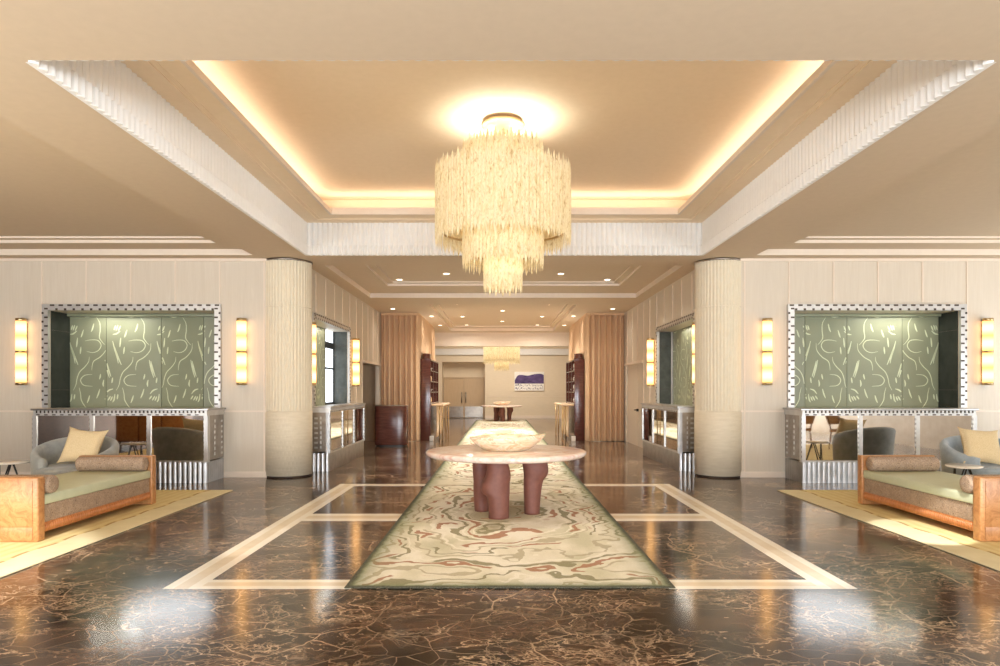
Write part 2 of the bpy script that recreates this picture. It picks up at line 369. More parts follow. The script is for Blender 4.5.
# ------------------------------------------------------------------ ceiling
OX, OY0, OY1 = 3.295, 4.55, 11.1        # main opening
ZR = 4.28                                # soffit of the raised ring
c = MB()
side = [(sg*4.2 if sg > 0 else -BX+.4, BX-.4 if sg > 0 else -4.2, -4.0, 11.12) for sg in (-1, 1)]
hall1 = (-3.24, 3.24, 12.05, 16.26)
hall2 = (-1.95, 1.95, 17.6, 25.3)
plate(c, (-BX, BX), (BY, WY), ZC, [(-OX, OX, OY0, OY1)] + side)
plate(c, (-HX, HX), (WY, 26.2), ZC, [hall1, hall2])
struct(c, 'ceiling', M['ceiling'])
def coffer(name, x0, x1, y0, y1, z, steps):
    """stepped coffer: pale risers and tan ledges; steps = (rise, inset_x0, inset_x1, inset_y0, inset_y1)"""
    r = MB(); l = MB()
    for i, (h, a, b, p, q) in enumerate(steps):
        pts0 = rect(x0, x1, y0, y1, z); pts1 = rect(x0, x1, y0, y1, z+h)
        r.add(pts0+pts1, [(k, (k+1) % 4, (k+1) % 4+4, k+4) for k in range(4)])
        z += h; n = (x0+a, x1-b, y0+p, y1-q)
        plate(l, (x0, x1), (y0, y1), z, [n] if i < len(steps)-1 else [])
        x0, x1, y0, y1 = n
    struct(r, 'trim_2', M['trim']); struct(l, 'ceiling', M['ceiling'])
for sg, h in zip((-1, 1), side):
    a = .42; coffer('c', *h, ZC, [(.10, a, a, a, .46), (.05, .12, .12, .12, .12), (.03, 0, 0, 0, 0)])
coffer('c', *hall1, ZC, [(.11, .62, .62, .55, 1.15), (.05, .14, .14, .14, .14), (.03, 0, 0, 0, 0)])
coffer('c', *hall2, ZC, [(.10, .16, .16, .4, .4), (.05, 0, 0, 0, 0)])
# fluted fascia round the main opening
def flutes(mb, p0, p1, inward, z0, z1, pitch, depth, seg=4):
    p0 = Vector(p0); p1 = Vector(p1); L = (p1-p0).length; n = round(L/pitch); d = (p1-p0)/L; w = Vector(inward)
    line = []
    for i in range(n):
        for k in range(seg):
            u = (i + k/seg)/n; line.append(p0 + d*(L*u) + w*(depth*abs(math.sin(PI*k/seg))))
    line.append(p1)
    fl = [(p.x, p.y) for p in line]
    z2 = z0 + .15                                          # short deep flutes below, shallow ones above
    lo = [(x, y, z0) for x, y in fl]; hi = [(x, y, z2) for x, y in fl]
    n_ = len(fl); base = [p0 + d*(L*i/(n_-1)) for i in range(n_)]
    top = [(b.x+(x-b.x)*.5, b.y+(y-b.y)*.5, z2+.012) for b, (x, y) in zip(base, fl)]; tp = [(x, y, z1) for x, y, z in top]
    back = [(p.x-w.x*.02, p.y-w.y*.02, z0) for p in base]
    mb.loft([back, lo, hi, top, tp], 0, False, False, False)
fa = MB()
zb = ZC-.012
flutes(fa, (-OX, OY1, 0), (OX, OY1, 0), (0, -1, 0), zb, ZR, .085, .045)
flutes(fa, (-OX, OY0, 0), (-OX, OY1, 0), (1, 0, 0), zb, ZR, .085, .045)
flutes(fa, (OX, OY0, 0), (OX, OY1, 0), (-1, 0, 0), zb, ZR, .085, .045)
flutes(fa, (-OX, OY0, 0), (OX, OY0, 0), (0, 1, 0), ZC+.004, ZR, .085, .02)
struct(fa, 'trim_3', M['plaster'])
# raised ring, its lip, the cove pocket and the top ceiling
RX, RY0, RY1 = 2.72, 5.15, 10.48
r = MB(); plate(r, (-OX, OX), (OY0, OY1), ZR, [(-RX, RX, RY0, RY1)])
for a, b, zz in ((.22, .25, .012), (.30, .315, .008)):       # two beads on the ring
    for q in (rect(-OX+a, OX-a, OY1-b, OY1-a, 0), rect(-OX+a, OX-a, OY0+a, OY0+b, 0), rect(-OX+a, -OX+b, OY0+a, OY1-a, 0), rect(OX-b, OX-a, OY0+a, OY1-a, 0)):
        r.box(q[0][0], q[2][0], q[0][1], q[2][1], ZR-zz, ZR)
struct(r, 'ceiling', M['dome'])
lip = MB()
for (h0, h1, off) in ((ZR-.02, ZR+.05, 0.0), (ZR+.05, ZR+.10, .05)):
    x, y0, y1, t_ = RX+off, RY0-off, RY1+off, .04
    lip.box(-x-t_, x+t_, y1, y1+t_, h0, h1); lip.box(-x-t_, x+t_, y0-t_, y0, h0, h1)
    lip.box(-x-t_, -x, y0, y1, h0, h1); lip.box(x, x+t_, y0, y1, h0, h1)
struct(lip, 'trim_4', M['trim'])
ZT = 4.66
top = MB(); top.add(rect(-OX, OX, OY0, OY1, ZT), [(3, 2, 1, 0)])
top.add(rect(-OX, OX, OY0, OY1, ZR+.02)+rect(-OX, OX, OY0, OY1, ZT), [(k, (k+1) % 4, (k+1) % 4+4, k+4) for k in range(4)])
struct(top, 'ceiling', M['dome'])

# ------------------------------------------------------------------ walls
def batten_v(mb, x, y, z0, z1, horiz='x', sgn=-1, w=.022, d=.014, mi=1):
    if horiz == 'x': mb.box(x-w/2, x+w/2, y, y+sgn*d, z0, z1, mi)
    else: mb.box(y, y+sgn*d, x-w/2, x+w/2, z0, z1, mi)
AX0, AX1, AZ0, AZ1 = 4.95, 7.79, 1.17, 2.86                # alcove opening in the front walls (|x|), and z
RD = .54                                                    # depth of the alcove
wt = .12
for sg, nm in ((-1, 'left'), (1, 'right')):
    w = MB()
    X = lambda a, b: sorted((sg*a, sg*b))
    w.box(*X(HX, AX0), WY, WY+wt, 0, ZC); w.box(*X(AX1, BX), WY, WY+wt, 0, ZC)
    w.box(*X(AX0, AX1), WY, WY+wt, AZ1, ZC); w.box(*X(AX0, AX1), WY, WY+wt, 0, AZ0)
    # alcove box: sill, head, inner jamb
    w.box(*X(AX0-.05, AX1+.05), WY+wt, WY+RD+.1, AZ0-.1, AZ0); w.box(*X(AX0-.05, AX1+.05), WY+wt, WY+RD+.1, AZ1, AZ1+.1)
    w.box(*X(AX0-.08, AX0), WY+wt, WY+RD, AZ0, AZ1)
    w.box(*X(AX0-.1, AX1+.12), WY+RD+.1, WY+RD+.14, AZ0-.1, AZ1+.1)
    for k in range(-6, 7):
        x = 7.925-.762*k
        if not HX+.5 < x < BX: continue
        if AX0-.15 < x < AX1+.1: batten_v(w, sg*x, WY, 3.0, ZC-.05)
        else: batten_v(w, sg*x, WY, 0.1, ZC-.05)
    for a, b in ((HX+.3, AX0-.13), (AX1+.12, BX)): w.box(*X(a, b), WY, WY-.01, 1.12, 1.15, 1)      # dado bead
    w.box(*X(HX, BX), WY, WY-.03, ZC-.045, ZC, 1)
    struct(w, 'wall_front_'+nm, [M['wall'], M['trim']])
    b = MB(); b.box(*X(HX+.3, AX0-.12), WY, WY-.015, 0, .1, 0, .004); b.box(*X(AX1+.1, BX), WY, WY-.015, 0, .1, 0, .004)
    struct(b, 'baseboard_front_'+nm, M['trim'])
    # hall wall: alcove y 12.35-15.25, doorway y 16.9-19.3
    w = MB(); HA0, HA1, HZ1 = 12.42, 15.25, 2.83; D0, D1, DZ = 16.95, 19.3, 2.2
    o = HX+wt
    w.box(*X(HX, o), WY+wt, HA0, 0, ZC); w.box(*X(HX, o), HA1, D0, 0, ZC)
    w.box(*X(HX, o), HA0, HA1, HZ1, ZC); w.box(*X(HX, o), HA0, HA1, 0, AZ0)
    w.box(*X(HX, o), D0, D1, DZ, ZC); w.box(*X(HX, o), D1, 26.2, 0, ZC)
    w.box(*X(o, HX+.38), HA0-.05, HA1+.05, AZ0-.1, AZ0); w.box(*X(o, HX+.38), HA0-.05, HA1+.05, HZ1, HZ1+.1)
    w.box(*X(o, HX+.38), HA0-.1, HA0, AZ0, HZ1)
    w.box(*X(HX+.345, HX+.38), HA0-.1, HA1+.2, AZ0-.1, HZ1+.1)
    for k in range(12):
        y = 11.9+.71*k
        if y > 19.2: break
        if HA0-.1 < y < HA1+.1: batten_v(w, y, sg*HX, 2.98, ZC-.05, 'y', -sg)
        elif D0-.05 < y: batten_v(w, y, sg*HX, DZ+.06, ZC-.05, 'y', -sg)
        else: batten_v(w, y, sg*HX, .1, ZC-.05, 'y', -sg)
    w.box(sg*HX, sg*(HX-.05), D0-.05, D1, DZ, DZ+.06, 1)                  # ledge over the doorway
    struct(w, 'wall_hall_'+nm, [M['wall'], M['trim']])
    if sg < 0:                                                            # left: opening into a dim passage
        p = MB(); p.box(-5.6, -5.5, D0-.4, D1+.6, 0, 2.6); p.box(-5.6, -HX-wt, D1+.4, D1+.5, 0, 2.6); p.box(-5.6, -HX-wt, D0-.5, D0-.4, 0, 2.6); p.box(-5.6, -HX-wt, D0-.5, D1+.6, 2.5, 2.6)
        struct(p, 'wall_passage', M['door'])
    else:
        d = MB(); d.box(HX+.05, HX+.09, D0, D1, 0, DZ); d.box(HX+.045, HX+.05, D0+.9, D0+.915, 0, DZ)
        d = struct(d, 'door_1', M['wall'])
        h = MB(); h.box(HX-.005, HX+.05, 17.72, 17.80, .93, 1.0, 0, .008); h.tube([(HX-.01, 17.76, .97), (HX-.06, 17.76, .97), (HX-.06, 17.60, .97)], .013)
        tag(h.build('door_handle', M['black'], d))
# lobby outer walls with the windows that let the daylight in (behind and beside the camera)
def winwall(name, axis, pos, thick, lo, hi, wins, zs, zt, idx):
    w = MB(); z0, z1 = zs
    def bx(a, b, p, q):
        if axis == 'y': w.box(a, b, pos, pos+thick, p, q)
        else: w.box(pos, pos+thick, a, b, p, q)
    e = lo
    for a, b in wins: bx(e, a, 0, zt); bx(a, b, 0, z0); bx(a, b, z1, zt); e = b
    bx(e, hi, 0, zt); struct(w, name, M['dark_walnut'] if name == 'wall_left' else M['wall'])
    for k, (a, b) in enumerate(wins):
        fr = MB(); g = MB(); t0, t1 = pos+thick*.4, pos+thick*.6
        def fb(a_, b_, p, q, mb):
            if axis == 'y': mb.box(a_, b_, t0, t1, p, q)
            else: mb.box(t0, t1, a_, b_, p, q)
        m = (a+b)/2
        for (p, q) in ((a, a+.05), (b-.05, b), (m-.025, m+.025)): fb(p, q, z0, z1, fr)
        for q in (z0, z0+(z1-z0)*.7, z1-.05): fb(a, b, q, q+.05, fr)
        t0, t1 = pos+thick*.48, pos+thick*.52; fb(a+.05, b-.05, z0+.05, z1-.05, g)
        fo = struct(fr, 'window_%d' % (idx+k), M['black']); g.build('pane', M['daylight'], fo)
winwall('wall_back', 'y', BY-.12, .12, -BX, BX, [(-9.5, -6.5), (-3.6, -.6), (.6, 3.6), (6.5, 9.5)], (.5, 3.1), ZC, 1)
winwall('wall_left', 'x', -BX-.12, .12, BY, WY+.1, [], (.5, 3.1), ZC, 5)
winwall('wall_right', 'x', BX, .12, BY, WY+.1, [(-6.6, -3.6), (7.8, 10.4)], (.5, 3.1), ZC, 5)

# ------------------------------------------------------------------ far end of the hall
e = MB()
e.box(-HX, HX, 26.1, 26.5, 3.22, ZC+.1)                 # deep beam
struct(e, 'trim_5', M['trim'])
FZ = 4.6
e = MB(); e.box(-6.1, 6.1, 26.5, 36, FZ, FZ+.1); e.box(-6.1, 6.1, 26.48, 26.6, ZC, FZ); struct(e, 'ceiling', M['ceiling'])
DXL, DXR = -3.12, -.86
e = MB()
e.box(DXR, 6, 35, 35.15, 0, FZ); e.box(-6, DXL, 35, 35.15, 0, FZ); e.box(DXL, DXR, 35, 35.15, 2.97, FZ)
e.box(DXR, DXR+.06, 35.15, 35.9, 0, 3.1); e.box(DXL-.06, DXL, 35.15, 35.9, 0, 3.1); e.box(DXL, DXR, 35.15, 35.9, 2.97, 3.05)
e.box(DXL, DXR, 35.8, 35.9, 0, 3)
e.box(DXR, 6, 35, 34.985, 1.16, 1.18, 1)
struct(e, 'wall_far', [M['beige_wall'], M['trim']])
for sg, nm in ((-1, 'left'), (1, 'right')):
    e = MB(); e.box(*sorted((sg*6, sg*6.1)), 26.2, 36, 0, FZ); e.box(*sorted((sg*2.62, sg*6.1)), 26.1, 26.2, 0, FZ)
    struct(e, 'wall_far_'+nm, M['beige_wall'])
e = MB(); e.box(-6, 6, 34.86, 35, 3.33, 3.66, 0, .02); struct(e, 'trim_6', M['plaster'])
e = MB(); e.box(DXR, 6, 34.98, 35, 0, .16); e.box(-6, DXL, 34.98, 35, 0, .16); struct(e, 'baseboard_far', M['trim'])
xm = (DXL+DXR)/2 - .02
for k, (a, b) in enumerate(((DXL+.1, xm-.006), (xm+.006, DXR-.1))):
    d = MB(); d.box(a, b, 35.72, 35.8, .02, 2.12); d = struct(d, 'door_%d' % (k+2), M['door'])
    kp = MB(); kp.box(a+.05, b-.03, 35.705, 35.72, .03, .62); tag(kp.build('kick_plate', M['bronze'], d), 'brushed steel kick plate')
    hx = xm + (-.11 if k == 0 else .11); h = MB(); h.tube([(hx, 35.66, .82), (hx, 35.66, 1.38)], .028)
    for q in (.9, 1.3): h.tube([(hx, 35.66, q), (hx, 35.72, q)], .014)
    tag(h.build('pull_handle', M['bronze'], d), 'tall vertical pull handle')
e = MB(); e.box(DXL+.04, DXR-.04, 35.73, 35.8, 2.14, 2.18); e.box(DXL+.04, DXL+.095, 35.73, 35.8, 0, 2.14); e.box(DXR-.095, DXR-.04, 35.73, 35.8, 0, 2.14)
struct(e, 'trim_7', M['door'])
# ------------------------------------------------------------------ columns
def column(sg):
    nm = ('left', 'right')[sg > 0]
    t = thing('fluted_column', 'round cream fluted column at the corner of the %s alcove wall and the hall' % nm, 'column', (3.77 if sg > 0 else -3.80, 11.72, 0), group='columns flanking the hall')
    R = .41; nf = 44; seg = 4
    def ring(z, dep):
        return [((R-dep*(1-abs(math.sin(PI*k/seg))))*math.cos(2*PI*(i+k/seg)/nf), (R-dep*(1-abs(math.sin(PI*k/seg))))*math.sin(2*PI*(i+k/seg)/nf), z) for i in range(nf) for k in range(seg)]
    m = MB(); m.loft([ring(1.14, .0), ring(1.16, .026), ring(2.92, .026)], 0, True, False); m.loft([ring(2.935, .026), ring(3.3, .026), ring(3.72, .026)], 0, True, False)
    m.lathe([(R-.018, 2.915), (R-.018, 2.94)], 64)
    m.build('shaft', M['stone'], t)
    m = MB(); m.lathe([(R+.004, .03), (R+.004, 1.125), (R-.004, 1.14)], 64)
    m.build('base_drum', M['limestone'], t)
    m = MB(); m.lathe([(R-.004, .0), (R-.004, .03)], 64); m.build('plinth_ring', M['dark_slot'], t)
    m = MB(); m.lathe([(R+.006, 3.715), (R+.006, ZC-.002)], 64); m.build('capital_ring', M['bronze'], t)
column(-1); column(1)

# ------------------------------------------------------------------ mirrored frames, painted screens, smoked mirrors
def frame_mesh(w0, w1, z0, z1, band=.105):
    """notched mirror frame in the x-z plane, facing -y (top and two sides)"""
    m = MB(); d = .05
    m.box(w0, w1, -d, 0, z1, z1+band, 0); m.box(w0-band, w0, -d, 0, z0, z1+band, 0); m.box(w1, w1+band, -d, 0, z0, z1+band, 0)
    p = .148; sw, sh = .075, .028
    def slot(cx, cz, hx, hz): m.box(cx-hx, cx+hx, -d-.004, -d+.002, cz-hz, cz+hz, 1)
    n = int((w1-w0+2*band)/p)
    for i in range(n+1):
        x = w0-band+p*.4+i*p
        if x < w1+band-.04: slot(x, z1+band-.018, sw/2, sh/2)
        x2 = x+p/2
        if w0 < x2 < w1: slot(x2, z1+.016, .02, .018)
    n = int((z1-z0+band)/p)
    for i in range(n+1):
        z = z0+.06+i*p
        if z > z1+band: break
        for s, x in ((-1, w0), (1, w1)):
            slot(x+s*band*.30, z, .030, sh/2)
            if z+p/2 < z1+.05: slot(x+s*(band-.015), z+p/2, .016, .018)
    return m
STROKES = [  # one motif of the painted screen: 235 wide x 520 high
 [(18, 62), (10, 88)], [(30, 60), (20, 90)], [(44, 64), (32, 92)], [(2, 112), (22, 108), (42, 92)],
 [(135, 52), (128, 80), (120, 98)], [(78, 86), (70, 112), (64, 128)], [(45, 130), (42, 160), (40, 182)], [(64, 180), (62, 200), (60, 220)],
 [(150, 18), (168, 50), (170, 90), (166, 128), (178, 150), (196, 170)], [(86, 148), (120, 142), (158, 146), (175, 172), (160, 200), (130, 212), (96, 206)],
 [(205, 160), (200, 200), (170, 236), (136, 258), (126, 284), (124, 310)],
 [(2, 148), (12, 190), (24, 230), (32, 272)], [(12, 180), (28, 230), (48, 280)],
 [(110, 235), (106, 262), (86, 290), (58, 318), (44, 350), (36, 390), (22, 420)], [(126, 332), (84, 338), (62, 364), (80, 392), (128, 398)],
 [(54, 405), (62, 440), (66, 474), (84, 506), (96, 518)], [(112, 448), (106, 470), (98, 490)], [(168, 412), (160, 440), (150, 464)], [(172, 330), (170, 345), (166, 360)], [(190, 362), (186, 384), (188, 400)],
 [(14, 440), (10, 470), (2, 486)], [(30, 442), (26, 470)], [(204, 258), (214, 300), (228, 345)], [(196, 252), (206, 300), (220, 350)],
 [(200, 440), (218, 420), (240, 412)], [(196, 470), (210, 450)], [(212, 476), (226, 452)], [(226, 478), (236, 454)],
 [(2, 350), (-2, 380)], [(60, 8), (100, 14), (130, 6)]]
def screen_quads(width, height, mirror):
    """list of (quad, cx) in x 0..width, z 0..height"""
    out = []; k = height/520; per = 235*k
    for n in range(-1, int(width/per)+2):
        for s in STROKES:
            c = crom([(p[0], p[1], 0) for p in s], 6); L = len(c)
            long = len(s) > 4; wmax = (5.0 if long else 8.0)
            pr = None
            for i, p in enumerate(c):
                t_ = (c[min(i+1, L-1)]-c[max(i-1, 0)]).normalized(); nn = Vector((-t_.y, t_.x, 0))
                w = wmax*(.35+.65*math.sin(PI*(i+.3)/(L-.4))) if L > 1 else wmax
                a, b = p+nn*w*.5, p-nn*w*.5
                q = [((v.x*k+n*per), height-v.y*k) for v in (a, b)]
                if pr:
                    quad = [pr[0], pr[1], q[1], q[0]]
                    if all(.004 < u < width-.004 and .004 < z < height-.004 for u, z in quad):
                        if mirror: quad = [(width-u, z) for u, z in quad]
                        out.append((quad, sum(u for u, z in quad)/4))
                pr = q
    return out
def painted_screen(t, width, height, cuts, depth, mirror, ribs=True):
    """upright screen of lacquered panels in local x 0..width, front at y = depth(x)"""
    qs = screen_quads(width, height, mirror)
    for i in range(len(cuts)-1):
        a, b = cuts[i], cuts[i+1]; da, db = depth[i], depth[i+1]
        m = MB(); g = .004
        m.add([(a+g, da, 0), (b-g, db, 0), (b-g, db, height), (a+g, da, height), (a+g, da+.03, 0), (b-g, db+.03, 0), (b-g, db+.03, height), (a+g, da+.03, height)],
              [(0, 1, 2, 3), (4, 7, 6, 5), (0, 4, 5, 1), (1, 5, 6, 2), (2, 6, 7, 3), (3, 7, 4, 0)], 0)
        for q, cx in qs:
            if a+g < min(u for u, z in q) and max(u for u, z in q) < b-g:
                m.add([(u, da+(db-da)*(u-a)/(b-a)-.002, z) for u, z in q], [(0, 1, 2, 3)], 1)
        m.build('panel', [M['green'], M['stroke']], t)
for sg, nm in ((-1, 'left'), (1, 'right')):
    fr = frame_mesh(AX0, AX1, 1.2, AZ1)
    if sg < 0:
        for v in fr.v: v.x = -v.x
    o = fr.build('mirror_frame', [M['bright_steel'], M['dark_slot']], loc=(0, WY, 0))
    tag(o, 'notched bright metal frame round the %s alcove of green panels' % nm, 'frame', 'alcove frames on the lobby walls')
    # seams at px 69,104,157,201,216 of the photograph's left alcove
    W = AX1-AX0; y = WY+RD-.02
    t = thing('painted_screen', 'sage green painted panels with pale leaf strokes in the %s lobby alcove' % nm, 'screen', ((-AX1 if sg < 0 else AX0), y, AZ0), group='painted screens in the lobby alcoves')
    cuts = [.0, .66, 1.61, 2.40, W]; dep = [0, .0, .075, .0, .03]
    if sg > 0: cuts = [W-q for q in cuts][::-1]; dep = dep[::-1]
    painted_screen(t, W, AZ1-AZ0, cuts, dep, sg > 0)
    s = MB(); s.box(*sorted((sg*(AX1-.015), sg*(AX1+.02))), WY+.02, WY+RD-.03, AZ0, AZ1-.002)
    s.box(*sorted((sg*(AX1-.018), sg*(AX1-.014))), WY+.02, WY+RD-.03, 1.50, 1.505, 1); s.box(*sorted((sg*(AX1-.018), sg*(AX1-.014))), WY+.02, WY+RD-.03, 2.53, 2.535, 1)
    tag(s.build('smoked_mirror', [M['smoked'], M['dark_slot']]), 'dark smoked mirror on the outer jamb of the %s lobby alcove' % nm, 'mirror', 'smoked mirrors of the lobby alcoves')
    cn = MB(); cn.box(*sorted((sg*(AX0+.01), sg*(AX1-.02))), WY+RD-.12, WY+RD-.03, AZ1-.05, AZ1-.003, 0, .004)
    tag(cn.build('alcove_cornice', M['green']), 'narrow green cornice along the top of the %s lobby alcove' % nm, 'cornice')
    # hall alcove
    fr = frame_mesh(12.42, 15.25, 1.2, 2.83)
    R = Matrix(((0, 1 if sg > 0 else -1, 0), (1, 0, 0), (0, 0, 1))).to_4x4()
    fr.v = [Vector((sg*HX + (v.y if sg > 0 else -v.y), v.x, v.z)) for v in fr.v]
    o = fr.build('mirror_frame', [M['bright_steel'], M['dark_slot']])
    tag(o, 'notched bright metal frame of the alcove in the %s hall wall' % nm, 'frame', 'alcove frames on the hall walls')
    W = 2.02 if sg < 0 else 2.76; H = 2.83-1.17
    t = thing('painted_screen', 'narrow green painted panels in the alcove of the %s hall wall' % nm, 'screen', (sg*(HX+.305), 12.43 if sg < 0 else 12.43+W, 1.17), PI/2 if sg < 0 else -PI/2, 'painted screens in the hall alcoves')
    painted_screen(t, W, H, [0, W*.45, W], [0, 0, 0], sg > 0)
    s = MB(); s.box(*sorted((sg*(HX+.01), sg*(HX+.335))), 15.235, 15.248, 1.172, 2.825)
    for z in (1.52, 2.5): s.box(*sorted((sg*(HX+.01), sg*(HX+.335))), 15.231, 15.235, z, z+.006, 1)
    tag(s.build('smoked_mirror', [M['smoked_grey'], M['dark_slot']]), 'dark smoked mirror at the far end of the %s hall alcove' % nm, 'mirror', 'smoked mirrors of the hall alcoves')
    if sg > 0:
        s = MB(); s.box(HX+.27, HX+.30, 15.20, 15.228, 1.172, 2.825); tag(s.build('mirror_trim', M['bright_steel']), 'thin bright vertical strip between green panel and smoked mirror', 'trim')
# lit window at the back of the left hall alcove
fr = MB(); x0 = -HX-.335
for (a, b) in ((14.46, 14.49), (15.185, 15.215)): fr.box(x0, x0+.03, a, b, 1.172, 2.825)
for (a, b) in ((1.172, 1.23), (1.96, 2.0), (2.42, 2.56)): fr.box(x0, x0+.03, 14.46, 15.215, a, b)
o = struct(fr, 'window_9', M['black'])
g = MB(); g.box(x0+.005, x0+.012, 14.49, 15.185, 1.2, 2.82); g.build('pane', M['daylight'], o)

# ------------------------------------------------------------------ mirrored bar counters
def bar_counter(t, L, D, H, panels, ends=(True, True)):
    """front at y=0 facing -y, x 0..L, back at y=D"""
    zb, zm, ztp = .335, .36, H-.115
    m = MB(); m.box(-.05, L+.05, -.05, D, H-.03, H, 0, .006); m.build('worktop', M['steel'], t)
    m = MB(); m.box(-.02, L+.02, -.025, D, ztp, H-.03, 0)
    n = int((L+.04)/.064); 
    for i in range(n): m.box(-.012+i*.064, .018+i*.064, -.035, -.02, H-.075, H-.03, 0)
    for i in range(n): m.box(.02+i*.064, .05+i*.064, -.027, -.02, H-.072, H-.032, 1)
    for i in range(n//2): m.box(.03+i*.128, .085+i*.128, -.028, -.02, ztp+.006, ztp+.024, 1)
    m.build('frieze', [M['bright_steel'], M['dark_slot']], t)
    m = MB(); m.box(.02, L-.02, .0, D, zm, ztp, 0); m.build('carcass', M['bronze'], t)
    pw = L/panels
    for i in range(panels):
        q = MB(); q.box(i*pw+.03, (i+1)*pw-.03, -.012, .0, zm+.01, ztp); tag(q.build('mirror_panel', M['mirror'], t), 'mirror panel')
    for i in range(panels+1):
        q = MB(); x = i*pw
        q.box(x-.034, x+.034, -.03, .0 if 0 < i < panels else .05, zb, ztp, 0)
        for k in range(9): q.box(x-.034, x-.030, -.031, -.02, zm+.05+k*.075, zm+.085+k*.075, 1)
        q.build('post', [M['steel'] if D < .5 else M['bright_steel'], M['dark_slot']], t)
    q = MB(); q.box(-.02, L+.02, -.032, .02, zb, zm, 0); q.build('rail', M['bright_steel'], t)
    # fluted plinth all round
    q = MB(); pts = []; n = int(L/.08)
    for i in range(n+1):
        for k in range(4):
            if i == n and k: break
            pts.append((L*(i+k/4)/n, -.0-.018*abs(math.sin(PI*k/4))))
    nD = int(D/.08)
    for i in range(nD+1):
        for k in range(4): 
            if i == nD and k: break
            pts.append((L+.018*abs(math.sin(PI*k/4)), D*(i+k/4)/nD))
    left = [(-.018*abs(math.sin(PI*k/4)), D*(i+k/4)/nD) for i in range(nD) for k in range(4)][::-1]
    pts = left + pts
    q.loft([[(x, y, .0) for x, y in pts], [(x, y, zb) for x, y in pts]], 0, False, False, False); q.build('fluted_plinth', M['steel'], t)
    for x, s in ((0, -1), (L, 1)):
        q = MB(); q.box(x, x+s*.012, .03, D-.02, zm, ztp, 0)
        for k in range(7):
            q.box(x+s*.012, x+s*.016, D*.42, D*.48, .42+k*.09, .47+k*.09, 1)
            q.box(x+s*.012, x+s*.016, D-.12, D-.06, .42+k*.09, .455+k*.09, 1)
        q.build('end_panel', [M['bronze'], M['bright_steel']], t)
for sg, nm in ((-1, 'left'), (1, 'right')):
    L = 2.76
    t = thing('mirrored_counter', 'mirror-fronted bar counter with fluted steel plinth under the %s lobby alcove' % nm, 'counter', ((-4.815-L if sg < 0 else 4.815), 10.77, 0), group='mirrored counters under the lobby alcoves')
    bar_counter(t, L, WY-10.77-.002, 1.2, 3)
    L = 3.1
    t = thing('mirrored_counter', 'long mirror-fronted counter against the %s hall wall' % nm, 'counter', ((-HX+.33, 12.30, 0) if sg < 0 else (HX-.33, 12.30+L, 0)), PI/2 if sg < 0 else -PI/2, 'mirrored counters along the hall walls')
    bar_counter(t, L, .325, 1.2, 3)

# ------------------------------------------------------------------ wall sconces
def make_sconce():
    t = thing('wall_sconce', 'tall alabaster tube sconce', 'wall lamp')
    m = MB(); m.box(-.05, .05, -.03, 0, -.50, .50, 0, .008); m.build('back_plate', M['brass'], t)
    for s in (-1, 1):
        q = MB(); q.lathe([(.072, -.255), (.078, -.245), (.078, .245), (.072, .255)], 24, (0, 0, 0)); o = q.build('alabaster_tube', M['tube'], t, loc=(0, -.09, s*.272))
    for z, h in ((0, .014), (.545, .022), (-.545, .022)):
        q = MB(); q.lathe([(.083, z-h), (.083, z+h)], 24, (0, -.09, 0)); q.box(-.03, .03, -.06, 0, z-h*.8, z+h*.8); q.build('collar', M['brass'], t)
    return t
sc = make_sconce(); first = True
for sg, nm in ((-1, 'left'), (1, 'right')):
    for x, y, rz, lab in ((sg*8.22, WY, 0, 'glowing alabaster sconce on the outer side of the %s lobby alcove' % nm),
                          (sg*4.47, WY, 0, 'glowing alabaster sconce between the %s lobby alcove and the column' % nm),
                          (sg*HX, 12.02, sg*PI/-2 if False else (PI/2 if sg < 0 else -PI/2), 'glowing alabaster sconce half hidden behind the %s fluted column' % nm),
                          (sg*HX, 15.72, (PI/2 if sg < 0 else -PI/2), 'glowing alabaster sconce on the %s hall wall beyond the alcove' % nm)):
        if first: o = sc; first = False
        else: o = dup(sc)
        o.location = (x, y, 2.15); o.rotation_euler = (0, 0, rz); o['label'] = lab; o['group'] = 'alabaster wall sconces'
# ------------------------------------------------------------------ rugs
def rug(name, x0, x1, y0, y1, mat, label, fringe=False):
    m = MB(); m.box(x0, x1, y0, y1, .002, .014, 0, .005)
    o = m.build(name, mat); tag(o, label, 'rug'); return o
rn = rug('runner_rug', -1.25, 1.25, 5.03, 33.2, M['runner'], 'long cream runner with olive and rust contour swirls under the pink stone table')
rug('area_rug', -9.0, -4.05, 3.2, 9.93, M['straw'], 'straw yellow rug under the left daybed')
rug('area_rug', 4.05, 9.0, 3.2, 9.93, M['straw'], 'straw yellow rug under the right daybed')

